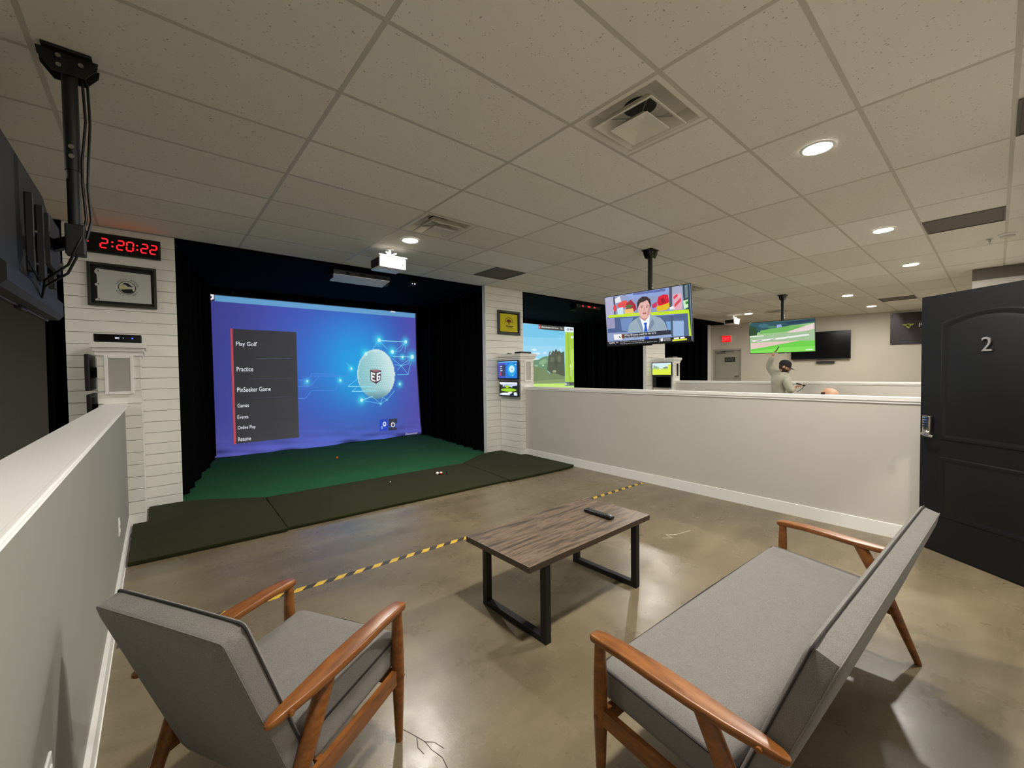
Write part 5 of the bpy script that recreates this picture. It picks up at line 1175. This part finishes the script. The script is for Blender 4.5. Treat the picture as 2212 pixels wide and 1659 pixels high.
def seat_furniture(root, hw, back_hw, back_len=0.625):
    """open armchair or sofa; origin on the floor under the middle of the arm fronts; y to the front"""
    for s in (-1, 1):
        sec = [(0.002, .545, .010, .012), (-0.002, .546, .034, .020), (-0.012, .547, .046, .026), (-0.05, .550, .056, .027), (-0.14, .553, .063, .027), (-0.25, .549, .070, .027),
               (-0.36, .541, .068, .027), (-0.46, .536, .056, .027), (-0.54, .535, .042, .026), (-0.585, .533, .030, .022), (-0.602, .532, .018, .016), (-0.607, .532, .006, .008)]
        rings = []
        for y, z, w, th in sec:
            off = -0.004*s*(1 if y < -0.3 else 0)
            ring = []
            for k in range(16):
                a = 2*PI*k/16; ca, sa = math.cos(a), math.sin(a)
                ring.append((s*hw+off+w/2*math.copysign(abs(ca)**0.28, ca), y, z-0.012+th/2*math.copysign(abs(sa)**0.28, sa)))
            rings.append(ring)
        MB().loft(rings).build('arm', M['wood'], root, smooth=50)
        x = s*(hw-0.004)
        MB().tube([(x, -0.030, 0.0), (x, -0.030, 0.02), (x, -0.030, 0.27), (x, -0.030, 0.42), (x, -0.030, 0.528)], [0.0135, 0.0145, 0.0245, 0.0225, 0.0185], 18).build('leg', M['wood'], root, smooth=60)
        MB().tube([(x, -0.385, 0.528), (x, -0.44, 0.42), (x, -0.50, 0.30), (x, -0.615, 0.015), (x, -0.620, 0.0)], [0.026, 0.027, 0.025, 0.0145, 0.0135], 18).build('leg', M['wood'], root, smooth=60)
        MB().loft([[(s*(hw-0.014), -0.035, 0.240), (s*(hw+0.006), -0.035, 0.240), (s*(hw+0.006), -0.035, 0.296), (s*(hw-0.014), -0.035, 0.296)],
                   [(s*(hw-0.014), -0.53, 0.205), (s*(hw+0.006), -0.53, 0.205), (s*(hw+0.006), -0.53, 0.262), (s*(hw-0.014), -0.53, 0.262)]]).build('side_rail', M['wood'], root)
        MB().cyl((x+s*0.022, -0.030, 0.268), (x+s*0.027, -0.030, 0.268), 0.007, n=10).build('wood_plug', M['wood'], root)
        MB().cyl((s*(hw+0.018), -0.545, 0.522), (s*(hw+0.026), -0.545, 0.522), 0.008, n=10).build('wood_plug', M['wood'], root)
    MB().bb((-hw+0.012, -0.048, 0.226), (hw-0.012, -0.026, 0.284), 0.003).build('front_rail', M['wood'], root)
    MB().bb((-hw+0.012, -0.425, 0.213), (hw-0.012, -0.403, 0.268), 0.003).build('back_rail', M['wood'], root)
    sw = back_hw
    b = rounded_box((-sw, -0.445, 0.288), (sw, 0.012, 0.416), 0.030, 12, (0.0, 0.006, 0.014))
    for v in b.bm.verts: v.co.z += 0.085*v.co.y       # the seat falls towards the back
    seat = b.build('seat_cushion', M['fabric'], root, smooth=70)
    def loop(pts, r, nm, par, mat):
        MB().tube(pts+[pts[0]], r, 6).build(nm, mat, par, smooth=60)
    P = []
    zt = lambda y: 0.397+0.085*y
    xs = sw-0.002
    for x, y in ((-xs, -0.41), (-xs, -0.2), (-xs, -0.02), (-xs+0.02, 0.008), (0, 0.016), (xs-0.02, 0.008), (xs, -0.02), (xs, -0.2), (xs, -0.41)): P.append((x, y, zt(y)))
    MB().tube(P, 0.0042, 6).build('piping', M['piping'], seat, smooth=60)
    # leaning back cushion, built upright and then leaned
    th = 0.082; Lb = back_len
    b = rounded_box((-sw, -th, 0.0), (sw, 0.0, Lb), 0.016, 12, (0.0, 0.009, 0.003))
    lean = Matrix.Translation((0, -0.408, 0.217)) @ Matrix.Rotation(math.radians(20.0), 4, 'X')
    for v in b.bm.verts: v.co = lean @ v.co
    back = b.build('back_cushion', M['fabric'], root, smooth=70)
    def path(hx, z0, z1, rc, y):
        out = [(-hx, z0)]
        for k in range(7):
            a = PI-k*PI/12; out.append((-hx+rc+rc*math.cos(a), z1-rc+rc*math.sin(a)))
        for k in range(1, 12): out.append((-hx+rc+(2*hx-2*rc)*k/12, z1))
        for k in range(7):
            a = PI/2-k*PI/12; out.append((hx-rc+rc*math.cos(a), z1-rc+rc*math.sin(a)))
        out.append((hx, z0))
        return [lean @ Vector((x, y+0.0*z, z+0.0025*(1-(x/hx)**2))) for x, z in out]
    MB().tube(path(sw+0.0008, 0.16, Lb+0.0012, 0.016, -0.015), 0.0036, 6).build('piping', M['piping'], back, smooth=60)
    MB().tube(path(sw-0.001, 0.02, Lb-0.001, 0.014, -th+0.010), 0.0018, 5).build('seam', M['fabric'], back, smooth=60)
r = thing('armchair', 'grey armchair with brown wooden arms beside the left half wall', 'armchair', (-1.450, 0.0135, 0.0), (0, 0, math.radians(-60.9)))
seat_furniture(r, 0.287, 0.264, 0.645)
sofa = thing('sofa', 'grey two seat sofa with brown wooden arms before the black door', 'sofa', (-0.053, -0.897, 0.0), (0, 0, math.radians(-2.06)))
seat_furniture(sofa, 0.845, 0.800)
s2 = copy_tree(sofa)
s2.location = (5.02, -0.95, 0.0); s2.rotation_euler = (0, 0, 0)
s2['label'] = 'grey sofa under the bald person, hidden behind the right half wall'

# ---------------------------------------------------------------- things on the far wall
def far(s, z, d=0.0): return FM @ Vector((s, -d, z))
FROT = (0, 0, math.atan2(FT.y, FT.x))
o = structure(MB().bb((DS0-0.06, -0.012, 0), (DS0, 0.10, DZ+0.06), 0.003, M=FM).build('trim_5', M['grey_door']))
structure(MB().bb((DS1, -0.012, 0), (DS1+0.03, 0.10, DZ+0.06), 0.003, M=FM).build('trim_6', M['grey_door']))
structure(MB().bb((DS0, -0.012, DZ), (DS1, 0.10, DZ+0.06), 0.003, M=FM).build('trim_7', M['grey_door']))
d1 = structure(MB().bb((DS0+0.003, 0.03, 0.005), (DS1-0.003, 0.075, DZ-0.004), 0.002, M=FM).build('door_1', M['grey_door']))
MB().bb((DS0+0.30, 0.020, 1.735), (DS0+0.62, 0.030, 1.885), 0.002, M=FM).build('exit_plate', M['plastic_dark'], d1)
text_obj('exit_lettering', 'EXIT', M['ink_grey'], FM @ Vector((DS0+0.46, 0.0195, 1.81)), FT, (0, 0, 1), 0.085, 0.0008, d1)
MB().bb((DS0+0.06, -0.02, 2.03), (DS0+0.34, 0.03, 2.08), 0.004, M=FM).build('door_closer', M['steel'], d1)
MB().tube([FM @ Vector((DS0+0.22, -0.02, 2.085)), FM @ Vector((DS0+0.42, -0.10, 2.088)), FM @ Vector((DS0+0.58, -0.012, 2.088))], 0.008, 6).build('closer_arm', M['plastic_dark'], d1)
MB().tube([FM @ Vector((DS1-0.06, 0.03, 1.25)), FM @ Vector((DS1-0.06, -0.03, 1.25)), FM @ Vector((DS1-0.17, -0.035, 1.245))], 0.011, 8).build('lever', M['plastic_dark'], d1)
t = thing('exit_sign', 'glowing red exit sign over the grey door', 'exit sign', far(0.69, 2.51), FROT)
MB().bb((-0.150, -0.05, -0.120), (0.150, 0.0, 0.120), 0.008).build('case', M['white_plastic'], t)
MB().bb((-0.142, -0.053, -0.112), (0.142, -0.049, 0.112), 0.002).build('face', emis('red_sign_face', (238, 18, 34), 1.0), t)
text_obj('lettering', 'EXIT', emis('red_sign_letters', (255, 92, 96), 1.1, False), (0, -0.0545, 0), (1, 0, 0), (0, 0, 1), 0.12, 0.0008, t, width=0.22)
t = television('switched off television on the beige end wall, right of the golf television', far(3.25, 2.16, 0.12), FROT[2], 0.02, 1.44, 0.82, None, None)
for a in (-0.45, 0.45): MB().bb((a-0.05, 0.02, -0.2), (a+0.05, 0.118, 0.2)).build('wall_bracket', M['metal_black'], t)
t = thing('soundbar', 'small black speaker bar under the switched off television', 'soundbar', far(3.38, 1.655, 0.0), FROT)
MB().bb((-0.22, -0.08, -0.03), (0.22, 0.0, 0.03), 0.008).build('case', M['plastic'], t)
MB().bb((-0.21, -0.083, -0.024), (0.21, -0.079, 0.024), 0.002).build('speaker_cloth', M['plastic_dark'], t)
BAN = plain('dark_banner_vinyl', (46, 40, 44), 0.32, var=0.15, vscale=3)
t = thing('banner', 'dark banner with lime winged emblem beside the black door', 'banner', far(4.81, 2.96, 0.012), FROT)
verts, faces = [], []
for j in range(15):
    for i in range(25):
        x, z = 1.9*i/24, -0.86*j/14
        d = 0.012*math.sin(7*x+3*z)+0.02*math.exp(-((x-0.15+z*0.4)/0.06)**2)*math.exp(z/0.5)+0.016*math.exp(-((x-0.35+z*0.8)/0.06)**2)*math.exp(z/0.5)
        verts.append((x, -0.018-d, z))
for j in range(14):
    for i in range(24): faces.append((j*25+i, j*25+i+1, (j+1)*25+i+1, (j+1)*25+i))
me = bpy.data.meshes.new('sheet'); me.from_pydata(verts, [], faces); me.materials.append(BAN)
for p in me.polygons: p.use_smooth = True
sh = link('sheet', me, t)
LIME = plain('lime_print', (150, 168, 40), 0.5); WP = plain('white_print', (214, 214, 214), 0.5)
def bprism(poly, nm, mat, y=-0.052): MB().prism(poly, (0.36, y, -0.36), (1, 0, 0), (0, 0, 1), 0.001).build(nm, mat, sh)
bprism([(-0.125, 0.045), (-0.04, 0.040), (-0.018, 0.055), (0.018, 0.055), (0.04, 0.040), (0.125, 0.045), (0.085, 0.010), (0.05, 0.002), (0.03, -0.045), (0.0, -0.075), (-0.03, -0.045), (-0.05, 0.002), (-0.085, 0.010)], 'winged_emblem', LIME)
bprism([(-0.03, 0.045), (0.03, 0.045), (0.03, 0.028), (-0.008, 0.026), (-0.008, 0.012), (0.03, 0.008), (0.025, -0.030), (0.0, -0.050), (-0.025, -0.032), (0.005, -0.026), (0.008, -0.012), (-0.03, -0.004)], 'emblem_letter', BAN, -0.054)
text_obj('lettering', 'P', WP, (0.60, -0.052, -0.36), (1, 0, 0), (0, 0, 1), 0.11, 0.001, sh)
for x in (0.02, 1.88):
    for z in (-0.02, -0.84): MB().cyl((x, -0.035, z), (x, 0.012, z), 0.012, n=10).build('grommet', M['steel'], t)

# ---------------------------------------------------------------- people
def skin_figure(name, V, E, root, matfn, mats, parent, sub=2, extra=None):
    """grow one continuous body over a skeleton; V: name -> (point, radius)"""
    names = list(V); ix = {n: i for i, n in enumerate(names)}
    me = bpy.data.meshes.new(name)
    me.from_pydata([V[n][0] for n in names], [(ix[a], ix[b]) for a, b in E], [])
    o = bpy.data.objects.new(name, me); COL.objects.link(o)
    o.modifiers.new('skin', 'SKIN')
    for n in names:
        sv = me.skin_vertices[0].data[ix[n]]
        r = V[n][1]; sv.radius = (r, r) if isinstance(r, (int, float)) else r
        sv.use_root = (n == root)
    ss = o.modifiers.new('sub', 'SUBSURF'); ss.levels = sub; ss.render_levels = sub
    dg = bpy.context.evaluated_depsgraph_get()
    nm = bpy.data.meshes.new_from_object(o.evaluated_get(dg))
    bpy.data.objects.remove(o); bpy.data.meshes.remove(me)
    nm.materials.clear()
    for m in mats: nm.materials.append(m)
    bm = bmesh.new(); bm.from_mesh(nm)
    for f in bm.faces: f.material_index = matfn(f.calc_center_median()); f.smooth = True
    if extra: extra(bm)
    bm.to_mesh(nm); bm.free()
    nm.name = name
    return link(name, nm, parent)
def head_shape(bm, Mx, s=1.0, beard=True, mi_skin=0, mi_hair=1, mi_eye=2, ring=False):
    """head with face, joined to the body; local +y is where the face looks, origin in the middle of the head"""
    q = bmesh.ops.create_uvsphere(bm, u_segments=28, v_segments=22, radius=1.0)
    fs = set(f for v in q['verts'] for f in v.link_faces)
    for v in q['verts']:
        x, y, z = v.co
        w = 0.074*(1-0.22*max(0, -z)**1.5); d = 0.096*(1-0.10*max(0, -z))
        px, py, pz = x*w, y*d+(0.012*max(0, -z) if y > -0.2 else 0.02*max(0, -z)), z*0.118
        if y > 0.55:                                            # brow, eye hollows, nose, mouth, chin
            py += 0.026*math.exp(-(x/0.16)**2)*math.exp(-((z+0.16)/0.20)**2)
            py -= 0.010*math.exp(-((abs(x)-0.34)/0.16)**2)*math.exp(-((z-0.06)/0.12)**2)
            py += 0.006*math.exp(-((z-0.24)/0.10)**2)
            py += 0.008*math.exp(-(x/0.28)**2)*math.exp(-((z+0.50)/0.09)**2)
            py += 0.012*math.exp(-(x/0.35)**2)*math.exp(-((z+0.86)/0.14)**2)
        v.co = Vector((px, py, pz))*s
    for f in fs:
        c = f.calc_center_median()/s; f.smooth = True
        f.material_index = mi_skin
        if beard and c.y > -0.005 and c.z < -0.030 and not (abs(c.x) < 0.020 and -0.052 < c.z < -0.04): f.material_index = mi_hair
        if ring and ((0.62*c.y+0.78*c.z > 0.060 and 0.62*c.z-0.78*c.y < 0.052) or (c.y > 0.04 and c.z < -0.03)): f.material_index = mi_hair
        if not ring and c.y < 0.02 and c.z > -0.07: f.material_index = mi_hair
    vs = list(q['verts'])
    def blob(c, r, mi):
        k = bmesh.ops.create_uvsphere(bm, u_segments=12, v_segments=8, radius=1.0)
        for v in k['verts']: v.co = Vector((c[0]+v.co.x*r[0], c[1]+v.co.y*r[1], c[2]+v.co.z*r[2]))*s
        for f in set(f for v in k['verts'] for f in v.link_faces): f.material_index = mi; f.smooth = True
        vs.extend(k['verts'])
    for sx in (-1, 1):
        blob((sx*0.076, -0.010, -0.004), (0.010, 0.020, 0.032), mi_skin)
        blob((sx*0.027, 0.080, 0.008), (0.011, 0.009, 0.007), mi_eye)
    blob((0, 0.098, -0.060), (0.024, 0.010, 0.006), mi_skin)
    for v in vs: v.co = Mx @ v.co
def hand(V, E, pre, wrist, d, palm_n, curl, s=1.0, mirror=1):
    """palm, five fingers of unequal length and a thumb leaving the side of the palm"""
    d = Vector(d).normalized(); n = Vector(palm_n); n = (n-d*n.dot(d)).normalized(); side = d.cross(n)*mirror
    w = Vector(wrist)
    V[pre+'w'] = (w, (0.026*s, 0.020*s)); pm = w+d*0.045*s
    V[pre+'p'] = (pm, (0.030*s, 0.015*s)); E.append((pre+'w', pre+'p'))
    V[pre+'k'] = (w+d*0.085*s, (0.032*s, 0.013*s)); E.append((pre+'p', pre+'k'))
    for i, (o, L) in enumerate(((-0.030, 0.068), (-0.010, 0.078), (0.010, 0.073), (0.029, 0.056))):
        a = pm+side*o*0.5*s+d*0.02*s; prev = None
        dd = d.copy()
        pts = [a, w+side*o*s+d*0.088*s]
        p = pts[-1].copy()
        for k in range(3):
            ang = curl*(k+0.5)*0.5
            step = (d*math.cos(ang)+n*math.sin(ang))*L*s*(0.45, 0.32, 0.23)[k]
            p = p+step; pts.append(p.copy())
        for k, q in enumerate(pts):
            nm = '%sf%d%d' % (pre, i, k); V[nm] = (q, (0.0095*s, 0.0095*s) if k < 4 else (0.0075*s, 0.0075*s))
            E.append(((pre+'p') if k == 0 else '%sf%d%d' % (pre, i, k-1), nm))
    b0 = w+d*0.030*s+side*-0.022*s; b1 = b0+(d*0.55-side*0.75+n*0.15).normalized()*0.036*s; b2 = b1+(d*0.8-side*0.1+n*0.6).normalized()*0.030*s
    V[pre+'t0'] = (b0, 0.014*s); V[pre+'t1'] = (b1, 0.0115*s); V[pre+'t2'] = (b2, 0.009*s)
    E.extend([(pre+'w', pre+'t0'), (pre+'t0', pre+'t1'), (pre+'t1', pre+'t2')])
def look(c, f, up=(0, 0, 1)):
    f = Vector(f).normalized(); r = f.cross(Vector(up)).normalized(); u = r.cross(f)
    return Matrix(((r.x, f.x, u.x, c[0]), (r.y, f.y, u.y, c[1]), (r.z, f.z, u.z, c[2]), (0, 0, 0, 1)))

# man standing in the next bay
px, py = 7.20, 0.97
t = thing('person', 'person in pale grey sweatshirt and black cap, one arm raised, looking down', 'person', (px, py, 0))
f2 = Vector((0.55, -0.835, 0)); l2 = Vector((0.835, 0.55, 0))     # facing and left
def pt(a, b, z): return (f2*a+l2*b)+Vector((0, 0, z))
V, E = {}, []
V['pelvis'] = (pt(0, 0, 0.90), (0.155, 0.115)); V['waist'] = (pt(0.0, 0, 1.04), (0.180, 0.145)); V['chest'] = (pt(-0.01, 0, 1.20), (0.195, 0.145))
V['upper'] = (pt(0.015, 0, 1.32), (0.160, 0.115)); V['neck'] = (pt(0.065, 0.0, 1.405), 0.060); V['nape'] = (pt(0.085, 0.0, 1.45), 0.056)
E += [('pelvis', 'waist'), ('waist', 'chest'), ('chest', 'upper'), ('upper', 'neck'), ('neck', 'nape')]
Ls = Vector((7.35, 1.085, 1.345))-Vector((px, py, 0)); Rs = Vector((7.06, 0.83, 1.285))-Vector((px, py, 0))
V['ls'] = (Ls, 0.085); V['le'] = (Vector((7.30, 1.20, 1.515))-Vector((px, py, 0)), 0.072); V['lw0'] = (Vector((7.21, 1.118, 1.690))-Vector((px, py, 0)), 0.050)
V['rs'] = (Rs, 0.088); V['re'] = (Vector((6.985, 0.735, 1.03))-Vector((px, py, 0)), 0.074); V['rw0'] = (Vector((7.07, 0.700, 1.115))-Vector((px, py, 0)), 0.042)
E += [('upper', 'ls'), ('ls', 'le'), ('le', 'lw0'), ('upper', 'rs'), ('rs', 're'), ('re', 'rw0')]
hand(V, E, 'L', Vector((7.205, 1.105, 1.715))-Vector((px, py, 0)), (-0.05, -0.35, 0.85), (0.2, -0.9, -0.2), 1.1, 1.0, 1)
hand(V, E, 'R', Vector((7.085, 0.70, 1.125))-Vector((px, py, 0)), (0.25, -0.80, 0.15), (0.0, 0.3, 1.0), 1.0, 1.0, -1)
E += [('lw0', 'Lw'), ('rw0', 'Rw')]
for s, nm in ((1, 'l'), (-1, 'r')):
    V[nm+'h'] = (pt(0, 0.09*s, 0.84), 0.100); V[nm+'k'] = (pt(0.03, 0.10*s, 0.48), 0.066); V[nm+'a'] = (pt(0.0, 0.11*s, 0.09), 0.044); V[nm+'f'] = (pt(0.13, 0.12*s, 0.035), 0.034)
    E += [('pelvis', nm+'h'), (nm+'h', nm+'k'), (nm+'k', nm+'a'), (nm+'a', nm+'f')]
hc = Vector((7.155, 0.885, 1.505))-Vector((px, py, 0))
hM = look(hc, (0.30, -0.86, -0.42))
lwv, rwv = V['Lw'][0], V['Rw'][0]; ldir, rdir = (V['Lp'][0]-lwv).normalized(), (V['Rp'][0]-rwv).normalized()
def man_mat(c):
    if (c-lwv).dot(ldir) > 0.0 and (c-lwv).length < 0.30 and c.z > 1.6: return 0
    if (c-rwv).dot(rdir) > 0.0 and (c-rwv).length < 0.25 and c.z > 1.0 and (c-Vector(V['waist'][0])).length > 0.20: return 0
    if c.z > 1.432 and (c-hc).length < 0.2: return 0
    if c.z < 0.075: return 5
    if c.z < 0.92: return 4
    return 3
body = skin_figure('body', V, E, 'pelvis', man_mat, [M['skin'], M['hair'], M['eye'], M['hoodie'], M['trousers'], M['shoe']], t, 2, lambda bm: head_shape(bm, hM, 1.0, True))
b = MB(); b.lathe([(0.093, 0.012), (0.098, 0.03), (0.096, 0.065), (0.080, 0.105), (0.045, 0.130), (0.004, 0.138)], n=28)
for v in b.bm.verts: v.co = hM @ Vector((v.co.x*0.86, v.co.y*1.08-0.004, v.co.z))
cap_ = b.build('cap', M['cap'], body, smooth=60)
b = MB()
br = [[(0.074*math.cos(a), 0.06+0.045*math.sin(a), 0.030), (0.078*math.cos(a), 0.075+0.115*math.sin(a), 0.018-0.006*abs(math.cos(a)))] for a in [PI*k/12 for k in range(13)]]
top = [[Vector(p) for p in r_] for r_ in br]
b.loft([[r_[0] for r_ in top]+[r_[1] for r_ in reversed(top)], [r_[0]-Vector((0, 0, 0.006)) for r_ in top]+[r_[1]-Vector((0, 0, 0.006)) for r_ in reversed(top)]])
for v in b.bm.verts: v.co = hM @ v.co
b.build('cap_brim', M['cap'], cap_, smooth=60)
b = MB()
hp = V['neck'][0]
b.tube([hp+f2*0.06+l2*0.06+Vector((0, 0, 0.0)), hp+l2*0.085+Vector((0, 0, 0.018)), hp-f2*0.075+Vector((0, 0, 0.006)), hp-l2*0.085+Vector((0, 0, 0.018)), hp+f2*0.06-l2*0.06], [0.022, 0.030, 0.044, 0.030, 0.022], 10)
b.build('hood', M['hoodie'], body, smooth=70)
o = thing('mobile_phone', 'small dark phone in the raised hand in front of the golf television', 'phone', Vector((px, py, 0))+V['Lk'][0]+Vector((0.0, -0.052, 0.058)), (0.5, 0.2, 0.3))
MB().bb((-0.032, -0.006, -0.055), (0.032, 0.006, 0.055), 0.004).build('case', M['plastic'], o)
MB().bb((-0.029, -0.0068, -0.050), (0.029, -0.0058, 0.050)).build('display', M['gloss_black'], o)
o = thing('game_remote', 'dark handheld remote with strap in the lower hand of the standing person', 'remote control', Vector((px, py, 0))+V['Rk'][0]+Vector((0.0, -0.015, 0.028)), (0.3, 0.0, 0.5))
MB().bb((-0.024, -0.075, -0.014), (0.024, 0.075, 0.016), 0.009).build('case', M['plastic'], o, smooth=40)
MB().tube([(0, -0.05, -0.012), (-0.01, -0.045, -0.06), (-0.02, -0.01, -0.11), (-0.01, 0.02, -0.15)], 0.006, 6).build('strap', M['plastic'], o, smooth=60)

# seated bald person bending forward
qx, qy = 4.98, -1.06
t = thing('person', 'bald person in charcoal shirt bending forward behind the right half wall', 'person', (qx, qy, 0))
V, E = {}, []
def qt(x, y, z): return Vector((x-qx, y-qy, z))
V['pelvis'] = (qt(4.98, -1.06, 0.50), (0.16, 0.12)); V['waist'] = (qt(4.975, -0.97, 0.66), (0.155, 0.12)); V['chest'] = (qt(4.97, -0.80, 0.84), (0.170, 0.12))
V['upper'] = (qt(4.96, -0.62, 1.010), (0.135, 0.10)); V['neck'] = (qt(4.945, -0.49, 1.050), 0.062); V['nape'] = (qt(4.93, -0.43, 1.065), 0.060)
E += [('pelvis', 'waist'), ('waist', 'chest'), ('chest', 'upper'), ('upper', 'neck'), ('neck', 'nape')]
for s, nm in ((1, 'l'), (-1, 'r')):
    V[nm+'s'] = (qt(4.96-0.17*s, -0.62, 0.93), 0.072); V[nm+'e'] = (qt(4.96-0.24*s, -0.53, 0.66), 0.052)
    V[nm+'w0'] = (qt(4.96-0.13*s, -0.40, 0.55), 0.034)
    E += [('upper', nm+'s'), (nm+'s', nm+'e'), (nm+'e', nm+'w0')]
    V[nm+'h'] = (qt(4.98-0.10*s, -0.98, 0.50), 0.098); V[nm+'k'] = (qt(4.98-0.16*s, -0.56, 0.47), 0.066); V[nm+'a'] = (qt(4.98-0.17*s, -0.54, 0.09), 0.044); V[nm+'f'] = (qt(4.98-0.18*s, -0.40, 0.036), 0.034)
    E += [('pelvis', nm+'h'), (nm+'h', nm+'k'), (nm+'k', nm+'a'), (nm+'a', nm+'f')]
    hand(V, E, nm.upper(), qt(4.96-0.125*s, -0.385, 0.545), (0.35*s, 0.75, -0.25), (0, 0, -1), 0.8, 1.0, s)
    E.append((nm+'w0', nm.upper()+'w'))
gc = qt(4.92, -0.315, 1.085); gM = look(gc, (-0.1, 0.62, -0.78), (0, 0.78, 0.62))
lw2, rw2 = V['Lw'][0], V['Rw'][0]
def sit_mat(c):
    if (c-lw2).length < 0.24 and c.y > lw2.y-0.01: return 0
    if (c-rw2).length < 0.24 and c.y > rw2.y-0.01: return 0
    if c.y > V['neck'][0].y-0.01 and c.z > 0.9: return 0
    if c.z < 0.075: return 5
    if c.z < 0.56 and not (c.y > qt(0, -0.75, 0).y and c.z > 0.535): return 4
    return 3
skin_figure('body', V, E, 'pelvis', sit_mat, [M['skin'], M['hair'], M['eye'], M['shirt_dark'], M['trousers'], M['shoe']], t, 2, lambda bm: head_shape(bm, gM, 1.02, False, ring=True))
